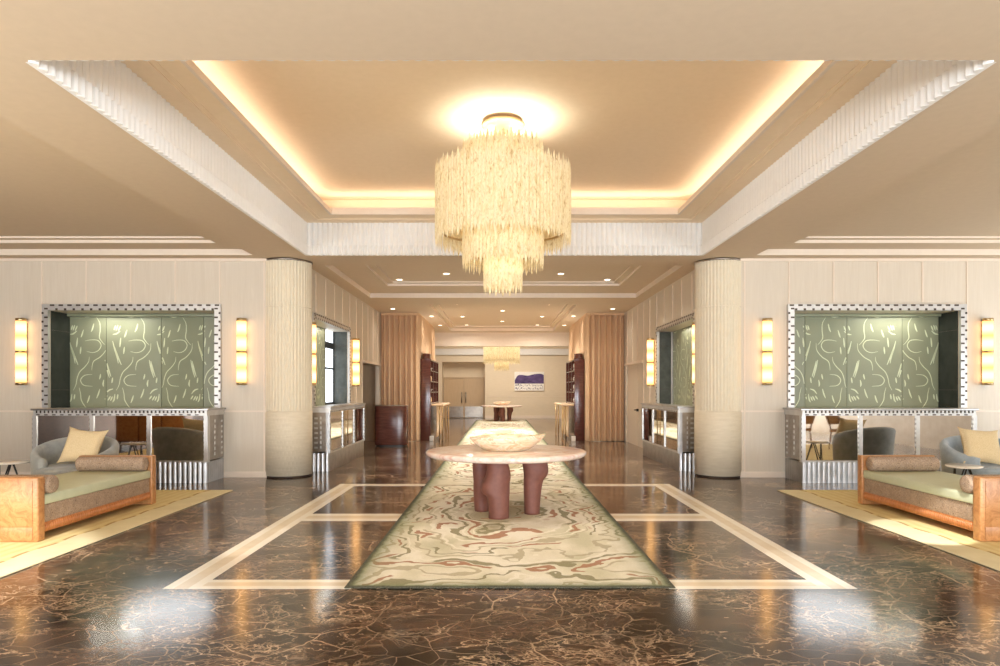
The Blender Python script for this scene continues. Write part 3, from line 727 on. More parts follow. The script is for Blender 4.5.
# ------------------------------------------------------------------ stone tables
def ell(cx, cy, z, rx, ry, n=24, rot=0, wob=0, ph=0):
    out = []
    for k in range(n):
        a = 2*PI*k/n; w = 1+wob*math.sin(3*a+ph)
        x, y = rx*w*math.cos(a), ry*w*math.sin(a)
        out.append((cx+x*math.cos(rot)-y*math.sin(rot), cy+x*math.sin(rot)+y*math.cos(rot), z))
    return out
def rings(ks, n=24, sub=5):
    """ks: (z, cx, cy, rx, ry) keys, smoothly interpolated"""
    P = crom([Vector((k[0], k[1], k[2])) for k in ks], sub); Q = crom([Vector((k[3], k[4], 0)) for k in ks], sub)
    return [ell(p.y, p.z, p.x, q.x, q.y, n, 0, .03, p.x*3) for p, q in zip(P, Q)]
def stone_table(loc, label):
    t = thing('pedestal_table', label, 'table', loc)
    m = MB()
    prof = [(.2, .665), (.9, .665), (.955, .672), (.985, .69), (.995, .71), (.99, .728), (.97, .738), (.93, .742), (.3, .742), (.001, .742)]
    m.lathe(prof, 72); m.build('table_top', M['onyx'], t)
    legs = [[(.0, -.09, -.55, .118, .11), (.12, -.09, -.55, .120, .115), (.24, -.10, -.54, .132, .125), (.30, -.13, -.52, .165, .14), (.40, -.13, -.51, .165, .14), (.50, -.10, -.51, .145, .13), (.67, -.105, -.51, .115, .11)],
            [(.0, -.29, -.08, .098, .10), (.15, -.30, -.08, .10, .10), (.28, -.29, -.10, .115, .11), (.38, -.28, -.11, .125, .11), (.50, -.31, -.08, .105, .10), (.67, -.31, -.08, .11, .10)],
            [(.0, .31, -.28, .092, .09), (.15, .31, -.28, .098, .095), (.30, .315, -.28, .108, .10), (.40, .325, -.28, .120, .105), (.45, .345, -.28, .138, .11), (.52, .352, -.28, .150, .12), (.67, .33, -.28, .155, .125)],
            [(.0, -.09, .40, .09, .10), (.3, -.09, .40, .10, .11), (.67, -.09, .40, .10, .11)]]
    for ks in legs:
        m = MB(); m.loft(rings(ks), 0); m.build('leg', M['terracotta'], t)
    return t
tb = stone_table((0, 8.3, .014), 'round pink stone table with sculpted terracotta legs, nearest on the runner')
dup(tb, (0, 32.2, .014), .25, 'round stone table with dark red legs far down the hall by the back wall')
# scalloped alabaster bowl
def bowl(loc, rz, label, s=1.0):
    m = MB(); n = 60
    def ring(z, k, inner=0):
        out = []
        for i in range(n):
            a = 2*PI*i/n
            lob = 1+.07*abs(math.cos(2.5*a+.6)) + (.08*max(0, math.cos(a))**14) + .02*math.cos(2*a)
            f = k**1.0
            rx, ry = (.20+.225*f)*lob, (.15+.16*f)*lob
            lift = (.008*math.cos(a) + .010*math.cos(3*a+1) + .014*max(0, math.cos(a))**10)*f
            out.append(((rx-inner)*math.cos(a), (ry-inner)*math.sin(a), z+lift))
        return out
    R_ = [ring(.0, .0), ring(.012, .16), ring(.05, .46), ring(.10, .74), ring(.145, .92), ring(.178, 1.0), ring(.182, .99, .012), ring(.15, .9, .03), ring(.10, .7, .035), ring(.05, .38, .04), ring(.03, .05, .05)]
    m.loft(R_, 0)
    o = m.build('alabaster_bowl', M['alabaster'], loc=loc); o.rotation_euler = (0, 0, rz); o.scale = (s, s, s)
    return tag(o, label, 'bowl')
bowl((-.0, 8.2, .757), 0, 'scalloped banded alabaster bowl on the nearest pink stone table')
bowl((0, 32.2, .757), .4, 'small pale bowl on the stone table far down the hall', .95)

# ------------------------------------------------------------------ daybeds
def make_daybed():
    """local: x 0 (aisle side) .. 0.95, y 0 .. 2.24"""
    t = thing('daybed', 'daybed', 'daybed'); W = .96; L = 2.25
    for y0, o_ in ((0, -1), (L-.11, 1)):
        m = MB(); m.box(0, W, y0, y0+.11, 0, .635, 0, .018)
        yf = y0-.006 if o_ < 0 else y0+.11
        m.box(.05, W-.05, yf, yf+.006, .16, .60, 0, .003); m.box(.05, W-.05, yf, yf+.006, .02, .145, 0, .003)
        m.build('arm_panel', M['burl'], t)
    m = MB()
    for x in (.025, W-.065):
        m.box(x, x+.04, .11, L-.11, .075, .17, 0, .006)
        for k in range(62): m.lathe([(.012, -.035), (.018, 0), (.012, .035)], 6, (x+(.0 if x < .5 else .04), .13+k*.0325, .122))
    m.box(.065, W-.065, .11, L-.11, .09, .12)
    m.build('side_rail', M['rail'], t)
    m = MB(); m.box(.03, W-.03, .112, L-.112, .165, .345, 0, .012); m.build('upholstered_base', M['tweed'], t)
    m = MB(); m.box(.012, W-.012, .114, L-.114, .345, .448, 0, .022); m.build('mattress', M['mattress'], t)
    return t
def make_bolster():
    m = MB(); r = .093; prof = [(.02, -.43), (r*.7, -.43), (r*.92, -.422), (r, -.40), (r*1.01, -.2), (r*1.01, .2), (r, .40), (r*.92, .422), (r*.7, .43), (.02, .43)]
    m.lathe(prof, 32, M=Matrix.Rotation(PI/2, 4, 'Y')); return m.build('bolster', M['tweed'])
db = make_daybed()
for sg, nm in ((-1, 'left'), (1, 'right')):
    o = db if sg < 0 else dup(db)
    o.location = (-4.58 if sg < 0 else 4.62, 6.52 if sg > 0 else 6.5, .014)
    o.scale = (sg, 1, 1)
    o['label'] = 'burl wood daybed with celadon mattress on the %s straw rug' % nm; o['group'] = 'daybeds on the straw rugs'
b0 = make_bolster(); i = 0
for sg, nm in ((-1, 'left'), (1, 'right')):
    for y, dx, w in ((6.5+.11+.10, .0, 'near'), (8.64-.10, .03, 'far')):
        o = b0 if i == 0 else b0.copy()
        if i: COL.objects.link(o)
        i += 1
        xc = (-4.58-.44 if sg < 0 else 4.62+.44) + (.05 if w == 'near' and sg < 0 else -.05 if w == 'near' else .0)
        o.location = (xc - sg*(-.02), y, .462+.0925)
        tag(o, 'brown tweed bolster against the %s arm of the %s daybed' % (w, nm), 'bolster', 'tweed bolsters on the daybeds')

# ------------------------------------------------------------------ tub chairs
def tub_chair(loc, rz, mat, label, group=None):
    t = thing('tub_chair', label, 'armchair', loc, rz, group)
    m = MB(); n = 40; rows = []
    for i in range(n+1):
        a = -PI*.82 + 2*PI*.82*i/n                         # 0 = rear (+y)
        k = .5*(1+math.cos(a*1.0)); k = k**.8
        top = .54+.29*k
        fl = .06*(1-abs(a)/(PI*.82))                       # rear leans out a little
        dx, dy = math.sin(a), math.cos(a)
        def P(r, z): return (dx*r*1.0, dy*r*.96, z)
        ro = .50; th = .105
        rows.append([P(ro-.06, .06), P(ro-.015, .12), P(ro, .25), P(ro+fl*.6, top*.75), P(ro+fl, top-.05), P(ro+fl-.02, top-.012), P(ro+fl-.05, top), P(ro+fl-.085, top-.012), P(ro+fl-th, top-.05), P(ro-th+fl*.5, .55 if top > .62 else top*.85), P(ro-th-.01, .36), P(ro-th-.02, .20)])
    m.loft(rows, 0, True, True, True); m.build('shell', mat, t)
    m = MB(); R_ = []
    for z, s in ((.14, .93), (.34, .95), (.40, .985), (.43, .985), (.452, .95), (.462, .86)):
        ring = []
        for k in range(36):
            a = 2*PI*k/36; x = abs(math.cos(a))**.7*math.copysign(1, math.cos(a)); y = abs(math.sin(a))**.7*math.copysign(1, math.sin(a))
            ring.append((x*.40*s, y*.43*s-.06, z))
        R_.append(ring)
    m.loft(R_, 0); m.build('seat_cushion', mat, t)
    m = MB(); m.lathe([(.34, .0), (.36, .02), (.36, .15)], 36); m.build('plinth', M['black'], t)
    return t
tub_chair((-5.92, 9.18, .014), .22, M['velvet'], 'grey velvet tub chair behind the left daybed')
tub_chair((6.62, 9.2, .014), -.18, M['velvet_blue'], 'powder blue velvet tub chair behind the right daybed')
def pillow(loc, rot, label):
    m = MB(); n = 14; hw = .265
    for side in (1, -1):
        vs = []
        for i in range(n+1):
            for j in range(n+1):
                u, w = 2*i/n-1, 2*j/n-1
                pin = 1-.17*(1-abs(u)**2.2)*abs(w)**4 ; pin2 = 1-.17*(1-abs(w)**2.2)*abs(u)**4
                th = .085*((1-u**4)*(1-w**4))**.6
                vs.append((u*hw*pin2, side*th, w*hw*pin))
        m.add(vs, [(i*(n+1)+j, (i+1)*(n+1)+j, (i+1)*(n+1)+j+1, i*(n+1)+j+1) for i in range(n) for j in range(n)], 0, True)
    o = m.build('throw_pillow', M['pillow'], loc=loc); o.rotation_euler = rot
    return tag(o, label, 'pillow', 'straw cushions on the tub chairs')
pillow((-5.74, 9.06, .735), (-.42, .10, .05), 'straw coloured square cushion on the grey tub chair')
pillow((6.45, 9.05, .735), (-.42, .08, -.10), 'straw coloured square cushion on the powder blue tub chair')

# ------------------------------------------------------------------ side tables
def side_table(loc, rz, label):
    t = thing('side_table', label, 'side table', loc, rz, 'small stone-topped side tables')
    m = MB(); m.loft([ell(0, 0, z, .26*s, .21*s, 40, 0, .05) for z, s in ((.478, .96), (.484, 1), (.496, 1), (.502, .97))], 0); m.build('table_top', M['white_stone'], t)
    for a in (.5, 2.6, 4.7):
        x, y = math.cos(a), math.sin(a)
        m = MB(); m.tube([(.06*x-.07*y, .06*y+.07*x, .478), (.20*x, .20*y, .0)], .010); m.tube([(.06*x+.07*y, .06*y-.07*x, .478), (.20*x, .20*y, .0)], .010)
        m.build('leg', M['black'], t)
    return t
s1 = side_table((-6.83, 9.15, .014), .2, 'small white stone side table with black rod legs beside the grey tub chair')
dup(s1, (5.98, 8.72, .014), 1.1, 'small white stone side table with black rod legs between the right daybed and blue chair')

# ------------------------------------------------------------------ dining chairs and a sideboard that show in the counter mirrors
def dining_chair():
    t = thing('dining_chair', 'dining chair', 'chair')
    m = MB(); m.box(-.25, .25, -.24, .24, .44, .51, 0, .02); m.build('seat', M['tan'], t)
    m = MB(); m.loft([[(x*.27, .22+.05*(1-x*x)+z*.12+d, .62+z*.3) for x in (-1, -.5, 0, .5, 1)] + [(x*.27, .25+.05*(1-x*x)+z*.12+d, .62+z*.3) for x in (1, .5, 0, -.5, -1)] for z, d in ((0, 0), (.5, 0), (1, 0))], 0); m.build('backrest', M['tan'], t)
    for x in (-1, 1):
        for y in (-1, 1):
            m = MB(); m.tube([(x*.25, y*.24, 0), (x*.215, y*.20, .46)] + ([(x*.23, .30, .80)] if y > 0 else []), [.014, .02] + ([.015] if y > 0 else [])); m.build('leg', M['walnut'], t)
    return t
dc = dining_chair(); i = 0
for x, y, rz, lab in ((6.55, 4.6, .3, 'tan leather dining chair reflected behind the right mirrored counter'), (7.6, 4.3, -.4, 'tan leather dining chair reflected in the middle mirror of the right counter'), (8.5, 4.9, 2.6, 'tan leather dining chair reflected at the outer end of the right counter'), (-6.9, 4.4, .2, 'tan leather dining chair reflected in the left mirrored counter')):
    o = dc if i == 0 else dup(dc); i += 1
    o.location = (x, y, .014); o.rotation_euler = (0, 0, rz); o['label'] = lab; o['group'] = 'dining chairs seen only in the mirrors'
m = thing('sideboard', 'walnut sideboard reflected in the left mirrored counter', 'sideboard', (-9.2, 3.9, .014))
q = MB(); q.box(-.9, .9, -.22, .22, .12, 1.0, 0, .01); q.build('body', M['walnut'], m)
for k in range(3):
    q = MB(); q.box(-.88+k*.6, -.32+k*.6, .22, .235, .15, .97, 0, .004); q.build('door', M['burl'], m)
for x in (-.8, .8):
    q = MB(); q.box(x-.03, x+.03, -.18, .18, 0, .12); q.build('foot', M['black'], m)

# ------------------------------------------------------------------ drapes
def drape(sg, nm):
    t = thing('drape', 'floor-length beige pleated drape round the corner behind the %s oxblood bookcase' % nm, 'curtain', group='pleated drapes in the hall')
    pts = []; x0, x1, yF, yE = HX-.02, 2.50, 19.45, 24.1
    L1 = x0-x1; n1 = int(L1/.012); rng = random.Random(3)
    def wave(u): return .075*math.sin(2*PI*u/.150+.9*math.sin(u*5.1)) + .012*math.sin(2*PI*u/.06+u*3)
    for k in range(n1+1):
        u = L1*k/n1; pts.append((sg*(x0-u), yF+wave(u)*min(1, 8*(L1-u)+.3)))
    L2 = yE-yF; n2 = int(L2/.02)
    for k in range(1, n2+1):
        u = L2*k/n2; pts.append((sg*(x1+wave(u)*min(1, 5*u+.2)), yF+u))
    m = MB(); m.loft([[(x, y, .015) for x, y in pts], [(x, y, 1.2) for x, y in pts], [(x, y, ZC-.07) for x, y in pts]], 0, True, False, False); m.build('pleated_cloth', M['drape'], t)
    m = MB(); m.box(*sorted((sg*x0, sg*(x1-.05))), yF-.06, yF+.06, ZC-.075, ZC-.002); m.box(*sorted((sg*(x1-.06), sg*(x1+.06))), yF+.06, yE, ZC-.075, ZC-.002); m.build('pelmet_track', M['drape'], t)
drape(-1, 'left'); drape(1, 'right')

# ------------------------------------------------------------------ oxblood bookcases, desks, podium
def bookcase(sg, nm):
    t = thing('bookcase', 'tall oxblood lacquer bookcase along the %s drape' % nm, 'bookcase', (sg*2.12, 19.68, 0), group='oxblood bookcases in the hall')
    # local: shelves open toward the hall (x=0), body to x = sg*.3, y 0..2.5
    X = lambda a, b: sorted((sg*a, sg*b)); D = 2.5
    m = MB(); m.box(*X(0, .3), 0, .05, 0, 2.39, 0, .015); m.box(*X(0, .3), D-.05, D, 0, 2.39); m.box(*X(.27, .3), .05, D-.05, 0, 2.39); m.box(*X(0, .3), .0, D, 2.37, 2.42, 0, .01)
    m.box(*X(.01, .27), .05, D-.05, 0, 1.1, 0)
    for y in (.85, 1.67): m.box(*X(0, .27), y-.02, y+.02, 1.1, 2.38)
    m.build('carcass', M['oxblood'], t)
    for z in (1.10, 1.42, 1.74, 2.06):
        m = MB(); m.box(*X(.005, .27), .05, D-.05, z, z+.025); m.build('shelf', M['oxblood'], t)
    m = MB(); m.loft([ell(sg*.16, .35, z, .13*s, .3*s, 24) for z, s in ((2.42, .98), (2.45, 1), (2.55, 1), (2.585, .9))], 0); m.build('rounded_crest', M['oxblood'], t)
    return t
vm = []
def vase(name, prof, mat): 
    m = MB(); m.lathe(prof, 20); return (name, m, mat)
shapes = [('vase', [(.03, 0), (.055, .03), (.06, .09), (.03, .15), (.035, .18), (.02, .18)], 'white_ceramic', 'white bulbous vase'),
          ('bowl_ornament', [(.03, 0), (.04, .01), (.085, .08), (.08, .085), (.03, .02)], 'grey_ceramic', 'grey footed bowl'),
          ('carved_head', [(.04, 0), (.045, .05), (.03, .08), (.055, .13), (.055, .18), (.03, .23), (.005, .24)], 'white_stone', 'white stone carved ornament'),
          ('jar', [(.05, 0), (.06, .02), (.06, .12), (.045, .14), (.045, .16), (.01, .175)], 'sand_stone', 'sand coloured lidded jar')]
for sg, nm in ((-1, 'left'), (1, 'right')):
    bookcase(sg, nm)
    k = 0
    for zi, z in enumerate((1.125, 1.445, 1.765, 2.085)):
        for yi, y in enumerate((.32, .62, 1.2)):
            nme, prof, mt, lb = shapes[(k*3+zi+(sg > 0)) % 4]; k += 1
            m = MB(); m.lathe(prof, 20); o = m.build(nme, M[mt], loc=(sg*2.21, 19.68+y, z))
            tag(o, '%s on the %s shelf of the %s bookcase, %s along it' % (lb, ('lowest', 'second', 'third', 'topmost')[zi], nm, ('first', 'second', 'farthest')[yi]), 'ornament', 'ornaments in the bookcases')
    X = lambda a, b: sorted((sg*a, sg*b))
    t = thing('reception_desk', 'slim reception desk with sand stone top and brass legs before the %s bookcase' % nm, 'desk', group='reception desks before the bookcases')
    m = MB(); m.box(*X(1.74, 2.10), 19.64, 22.2, 1.03, 1.08, 0, .01); m.build('desk_top', M['sand_stone'], t)
    m = MB(); m.box(*X(1.95, 1.98), 19.9, 22.0, .10, 1.03, 0, .005); m.build('modesty_panel', M['sand_stone'], t)
    for x in (1.78, 1.86):
        for y in (19.70, 22.1):
            m = MB(); m.tube([(sg*x, y, 0), (sg*x, y, 1.03)], .018); m.build('leg', M['brass'], t)
    m = MB(); m.box(*X(2.02, 2.14), 19.52, 19.62, 0, .15, 0, .012); m.box(*X(2.035, 2.125), 19.515, 19.52, .03, .12, 0)
    tag(m.build('floor_box', M['white_ceramic']), 'small white box on the floor at the foot of the %s bookcase' % nm, 'box', 'white boxes at the bookcases')
def superell(cx, cy, z, rx, ry, e=.5, n=48):
    return [(cx+rx*abs(math.cos(2*PI*k/n))**e*math.copysign(1, math.cos(2*PI*k/n)), cy+ry*abs(math.sin(2*PI*k/n))**e*math.copysign(1, math.sin(2*PI*k/n)), z) for k in range(n)]
t = thing('concierge_podium', 'rounded oxblood lacquer podium before the left drape', 'podium', (-2.99, 17.95, 0))
m = MB(); m.loft([superell(0, 0, z, .43*s, .30*s, .42) for z, s in ((.04, .99), (.06, 1), (1.05, 1), (1.075, .98))], 0); m.build('body', M['oxblood'], t)
m = MB(); m.loft([superell(0, 0, z, .40, .27, .42) for z in (0, .04)], 0, False); m.build('plinth', M['black'], t)
m = MB(); m.loft([superell(0, 0, z, .42*s, .29*s, .42) for z, s in ((1.075, 1), (1.092, 1), (1.095, .98))], 0); m.build('top', M['bronze'], t)

# ------------------------------------------------------------------ painting on the far wall
t = thing('painting', 'purple and white landscape canvas on the far beige wall', 'painting', (0, 0, 0))
x0, x1, z0, z1, y = .68, 2.24, 1.46, 2.45, 34.97
m = MB(); m.box(x0, x1, y-.03, y+.029, z0, z1, 0, .004); m.build('canvas', M['white_ceramic'], t)
pu = varied('violet_paint', srgb(62, 44, 92), srgb(104, 84, 132), (1, 1, 2), 4, .7); gp = varied('slate_paint', srgb(96, 92, 110), srgb(150, 146, 158), (1, 1, 1), 6, .7)
m = MB(); prof = [(0, .56), (.1, .80), (.25, .84), (.45, .80), (.68, .88), (.88, .90), (1, .84)]
H = z1-z0; W = x1-x0
cp = crom([(a, b, 0) for a, b in prof], 6)
for a, b in zip(cp[:-1], cp[1:]):
    m.add([(x0+.02+a.x*(W-.04), y-.032, z0+.38*H), (x0+.02+b.x*(W-.04), y-.032, z0+.38*H), (x0+.02+b.x*(W-.04), y-.032, z0+b.y*H), (x0+.02+a.x*(W-.04), y-.032, z0+a.y*H)], [(0, 1, 2, 3)], 0)
rg = random.Random(5)
for k in range(54):
    x = x0+.05+(k % 27)*(W-.12)/27+rg.uniform(-.01, .01); zz = z0+H*(rg.uniform(.05, .12) if k < 27 else rg.uniform(.20, .30)); h = H*rg.uniform(.03, .11); w = rg.uniform(.014, .05)
    m.add([(x, y-.032-.0002*(k % 3), zz), (x+w, y-.032-.0002*(k % 3), zz+rg.uniform(-.01, .01)), (x+w*.8, y-.032-.0002*(k % 3), zz+h), (x+.004, y-.032-.0002*(k % 3), zz+h*.8)], [(0, 1, 2, 3)], 0 if rg.random() < .25 else 1)
m.add([(x0+.01, y-.0312, z0+.01), (x1-.01, y-.0312, z0+.01), (x1-.01, y-.0312, z1-.01), (x0+.01, y-.0312, z1-.01)], [(0, 1, 2, 3)], 2)
m.build('brushwork', [pu, gp, M['white_ceramic']], t)

# ------------------------------------------------------------------ chandeliers
def blade_mesh(name, w, z0, z1, rng):
    m = MB(); d = .010; tip = min(.11, (z1-z0)*.18)
    zz = [z0, z0+tip*.45, z0+tip, z1-tip, z1-tip*.45, z1]
    ww = [.0015, w*.30, w*.5, w*.5, w*.30, .0015]
    vs = []
    for z, h in zip(zz, ww): vs += [(-h, .0, z), (0, -d*min(1, h/w*2), z), (h, 0, z)]
    fs = []
    for i in range(5):
        for j in range(2): a = i*3+j; fs.append((a, a+1, a+4, a+3))
    m.add(vs, fs); me = bpy.data.meshes.new(name); me.from_pydata([tuple(v) for v in m.v], [], m.f); me.materials.append(M['blade']); return me, m
def chandelier(label, cx, cy, tiers, canopy_z, ceil_z, detailed):
    t = thing('chandelier', label, 'chandelier', (cx, cy, 0)); rg = random.Random(11)
    m = MB(); m.lathe([(.03, canopy_z-.03), (.12, canopy_z-.03), (.235, canopy_z-.012), (.25, canopy_z+.0), (.25, canopy_z+.03), (.05, ceil_z-.002)], 40); m.build('canopy', M['brass_pale'], t)
    m = MB(); m.tube([(0, 0, tiers[0][1]-.3), (0, 0, canopy_z)], .016); m.build('stem', M['brass'], t)
    rest = MB(); nparts = 0
    for (r, zt, zb_, n, w, front) in tiers:
        fr = MB(); fr.lathe([(r-.03, zt-.17), (r-.012, zt-.17), (r-.012, zt-.15), (r-.03, zt-.15)], 48, cap=False); fr.lathe([(r-.03, zb_+.2), (r-.012, zb_+.2), (r-.012, zb_+.22), (r-.03, zb_+.22)], 48, cap=False)
        for k in range(3): fr.tube([(0, 0, zt-.16), ((r-.02)*math.cos(k*2*PI/3+.5), (r-.02)*math.sin(k*2*PI/3+.5), zt-.16)], .008, 6)
        tr_ = fr.build('tier_ring', M['brass_pale'], t)
        bl = [blade_mesh('blade', w, zb_+dz, zt+du, rg) for dz, du in ((0, 0), (.035, -.04), (.0, .02), (.045, -.02))]
        for k in range(n):
            a = 2*PI*k/n - PI/2; me, mb = bl[k % 2 + 2*(rg.random() > .6)]
            isf = abs((a+PI/2+PI) % (2*PI)-PI) < front and detailed
            tilt = rg.uniform(-.25, .25)
            Mx = Matrix.Translation((r*math.cos(a), r*math.sin(a), 0)) @ Matrix.Rotation(a+PI/2+tilt, 4, 'Z')
            if isf:
                o = bpy.data.objects.new('blade', me); COL.objects.link(o); o.parent = tr_; o.matrix_local = Mx; nparts += 1
            else: rest.add(mb.v, mb.f, 0, False, Mx)
    o = rest.build('blades', M['blade'], t); o['kind'] = 'stuff'
    return nparts
M['brass_pale'] = varied('champagne_metal', srgb(214, 186, 134), srgb(228, 202, 152), rough=.35, metal=.3)
n_ = chandelier('large tiered ivory blade chandelier under the raised ceiling', -.04, 7.82, [(.785, 4.12, 3.17, 112, .050, 1.25), (.468, 4.40, 2.90, 66, .050, 1.35), (.220, 3.5, 2.62, 32, .048, 1.75)], 4.585, ZT, True)
print('blade parts', n_)
chandelier('smaller ivory blade chandelier far down the hall', 0, 29.6, [(.80, 3.60, 2.63, 64, .07, 1), (.32, 3.3, 2.33, 26, .07, 1)], 4.5, FZ, False)
for cy, zs in ((7.82, (4.15, 3.75, 3.35)), (29.6, (3.3,))):
    pass

# ------------------------------------------------------------------ downlights
def downlight():
    t = thing('downlight', 'downlight', 'downlight'); m = MB(); m.lathe([(.062, -.002), (.085, -.006), (.09, .0)], 28, cap=False); m.build('bezel', M['trim'], t)
    m = MB(); m.lathe([(.001, -.0015), (.064, -.0015)], 28, cap=False); m.build('lens', M['led'], t); return t
z1_ = ZC+.11+.05+.03; z1b = ZC+.11; z2 = ZC+.15
DL = [(-1.2, 14.0, z1_, 'left of the chandelier tip, middle of the near hall coffer'), (1.2, 14.0, z1_, 'right of the chandelier tip, middle of the near hall coffer'),
      (-2.3, 14.75, z1_, 'far left corner of the near hall coffer'), (2.3, 14.75, z1_, 'far right corner of the near hall coffer'),
      (-2.3, 12.95, z1_, 'near left corner of the near hall coffer'), (2.3, 12.95, z1_, 'near right corner of the near hall coffer'),
      (-3.05, 18.5, ZC, 'before the left drape'), (3.05, 18.5, ZC, 'before the right drape'),
      (-1.3, 18.7, z2, 'front left of the far hall coffer'), (1.3, 18.7, z2, 'front right of the far hall coffer'),
      (-2.16, 20.3, ZC, 'above the left bookcase, nearer one'), (2.16, 20.3, ZC, 'above the right bookcase, nearer one'),
      (-1.3, 21.8, z2, 'middle left of the far hall coffer'), (1.3, 21.8, z2, 'middle right of the far hall coffer'),
      (-2.16, 23.2, ZC, 'above the left bookcase, farther one'), (2.16, 23.2, ZC, 'above the right bookcase, farther one'),
      (-1.3, 24.6, z2, 'back left of the far hall coffer'), (1.3, 24.6, z2, 'back right of the far hall coffer'),
      (0, 20.2, z2, 'on the hall axis, nearer one'), (0, 23.3, z2, 'on the hall axis, farther one')]
d0 = downlight()
for i, (x, y, z, lb) in enumerate(DL):
    o = d0 if i == 0 else dup(d0)
    o.location = (x, y, z-.001); o['label'] = 'lit recessed ceiling downlight ' + lb; o['group'] = 'recessed downlights in the hall ceiling'
# ------------------------------------------------------------------ lights
WARM = (1, .80, .56); SOFT = (1, .92, .80); DAY = (.84, .92, 1.0)
def lamp(kind, name, loc, power, color=WARM, rot=(0, 0, 0), **kw):
    d = bpy.data.lights.new(name, kind); d.energy = power; d.color = color
    for k, v in kw.items(): setattr(d, k, v)
    o = bpy.data.objects.new(name, d); COL.objects.link(o); o.location = loc; o.rotation_euler = rot; return o
# cove strips (pointing up into the pocket of the raised ceiling)
cw = .06
for loc, sx, sy in (((0, RY1+.30, ZR+.15), 2*RX+.4, cw), ((0, RY0-.30, ZR+.15), 2*RX+.4, cw), ((-RX-.28, (RY0+RY1)/2, ZR+.15), cw, RY1-RY0+.4), ((RX+.28, (RY0+RY1)/2, ZR+.15), cw, RY1-RY0+.4)):
    lamp('AREA', 'cove_light', loc, 11, (1, .94, .83), (PI, 0, 0), shape='RECTANGLE', size=sx, size_y=sy)
# chandelier bulbs: a ring at the top that washes the ceiling, the rest inside the tiers
for k in range(6): lamp('SPOT', 'chandelier_uplight', (-.04+.36*math.cos(k*PI/3), 7.82+.36*math.sin(k*PI/3), 4.38), 7, (1, .95, .84), (PI, 0, 0), spot_size=math.radians(165), spot_blend=.5, shadow_soft_size=.04)
for z, p in ((3.85, 5), (3.40, 5), (2.95, 1.5)): lamp('POINT', 'chandelier_bulb', (-.04, 7.82, z), p, (1, .94, .82), shadow_soft_size=.10)
for z, p in ((3.3, 8), (2.8, 4)): lamp('POINT', 'chandelier_bulb', (0, 29.6, z), p, (1, .88, .68), shadow_soft_size=.1)
# downlights
for (x, y, z, lb) in DL:
    lamp('SPOT', 'downlight_beam', (x, y, z-.02), 30 if abs(x) > 2.9 else 25 if 2.1 < abs(x) < 2.2 else 420 if y > 23 else 260 if y > 17 else 190, SOFT, (0, 0, 0), spot_size=math.radians(172 if y > 24 else 125), spot_blend=1, shadow_soft_size=.06)
# alcove lights
for sg in (-1, 1):
    lamp('AREA', 'alcove_light', (sg*6.85, WY+.30, AZ1-.03), 8, (1, .96, .86), (0, 0, 0), shape='RECTANGLE', size=.9, size_y=.08)
    lamp('AREA', 'alcove_light', (sg*(HX+.17), 13.6, 2.80), 7, SOFT, (0, 0, PI/2), shape='RECTANGLE', size=1.6, size_y=.08)
# unseen fills added above the bookcases to brighten the hall ceiling
for sg in (-1, 1): lamp('AREA', 'bookcase_fill', (sg*2.25, 20.9, 2.62), 6, SOFT, (PI, 0, 0), shape='RECTANGLE', size=.2, size_y=2.2)
# daylight through the windows behind and beside the camera
for x in (-8, -2.1, 2.1, 8): lamp('AREA', 'window_daylight', (x, BY+.15, 1.8), 640, DAY, (PI/2+.42, 0, 0), shape='RECTANGLE', size=3, size_y=2.6)
for y in (-5.1, 9.1): lamp('AREA', 'window_daylight', (BX-.15, y, 1.8), 330 if y < 0 else 110, DAY, (PI/2+.42, 0, PI/2), shape='RECTANGLE', size=3, size_y=2.6)
lamp('AREA', 'side_bay_fill', (-BX+.3, -5.2, .9), 240, (1, .93, .84), (PI/2+.6, 0, -PI/2), shape='RECTANGLE', size=3, size_y=.5)  # added fill by the left wall, which has no window
# unseen spots added to imitate sun patches on the rugs and the inlay
def spot(p, q, power, deg, blend, col=(1, .96, .90)):
    d = Vector(q)-Vector(p); r = d.to_track_quat('-Z', 'Y').to_euler()
    lamp('SPOT', 'sun_patch_spot', p, power, col, r, spot_size=math.radians(deg), spot_blend=blend, shadow_soft_size=.03)
spot((-4.0, 2.0, 3.68), (-4.9, 5.0, 0), 1500, 34, .25)
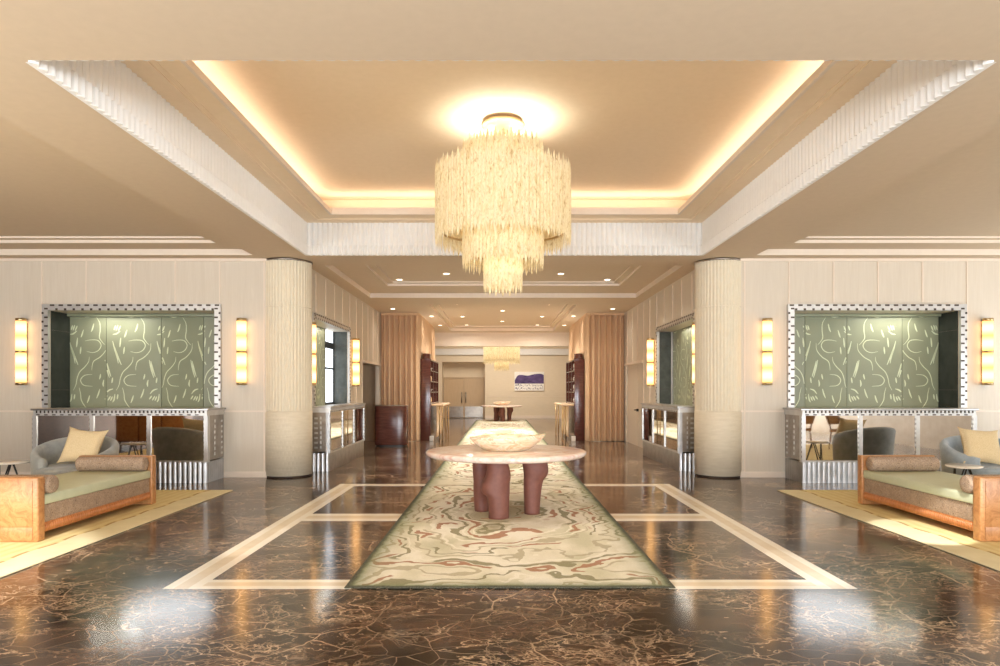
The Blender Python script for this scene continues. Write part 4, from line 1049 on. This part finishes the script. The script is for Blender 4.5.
# unseen lamps added inside the lobby alcoves for pale glows on the marble
for sg in (-1, 1):
    p = Vector((5.6 if sg > 0 else -5.85, 11.62, 2.42)); q = Vector((sg*2.15, 4.3, 0))
    lamp('AREA', 'floor_glow_lamp', p, .7, (.92, .96, 1), (q-p).to_track_quat('-Z', 'Y').to_euler(), shape='ELLIPSE', size=1.5, size_y=.75, spread=math.radians(50))
spot((3.4, 4.0, 3.68), (4.35, 7.0, 0), 1300, 13, .4)
spot((-2.6, 3.6, 3.68), (-2.45, 6.6, 0), 360, 14, .6)
spot((2.6, 3.2, 3.68), (2.45, 5.6, 0), 360, 14, .6)
# unseen fills added above the floor and hall runner, standing in for bounced light
lamp('AREA', 'floor_fill', (0, -.5, .06), 330, (.94, .98, 1.0), (PI, 0, 0), shape='RECTANGLE', size=14, size_y=4.5)
lamp('AREA', 'floor_fill', (-8.4, 1.2, .06), 430, (1, .97, .90), (PI, 0, 0), shape='RECTANGLE', size=4, size_y=4)
lamp('AREA', 'floor_fill', (8.2, -4.6, .06), 430, (.92, .97, 1), (PI, 0, 0), shape='RECTANGLE', size=3.4, size_y=4)
lamp('AREA', 'runner_fill', (0, 19, .06), 36, (1, .90, .76), (PI, 0, 0), shape='RECTANGLE', size=2.4, size_y=13)
lamp('SPOT', 'chandelier_downlight', (0, 7.82, 2.58), 65, (1, .93, .82), (0, 0, 0), spot_size=math.radians(150), spot_blend=.7, shadow_soft_size=.12)
# unseen ceiling fill added to brighten the far hall
lamp('AREA', 'far_hall_fill', (0, 31, FZ-.1), 330, SOFT, (0, 0, 0), shape='RECTANGLE', size=5, size_y=4)
w = bpy.data.worlds.new('world'); S.world = w; w.use_nodes = True
w.node_tree.nodes['Background'].inputs[0].default_value = (1, .93, .84, 1); w.node_tree.nodes['Background'].inputs[1].default_value = .3
vs_ = S.view_settings; vs_.view_transform = 'Standard'; vs_.look = 'None'; vs_.gamma = 1; vs_.exposure = .14; vs_.use_curve_mapping = False
S.display_settings.display_device = 'sRGB'
S.cycles.max_bounces = 10; S.cycles.diffuse_bounces = 6; S.cycles.glossy_bounces = 5; S.cycles.transmission_bounces = 6
S.cycles.use_denoising = True; S.cycles.sample_clamp_indirect = 6
S.cycles.caustics_reflective = False
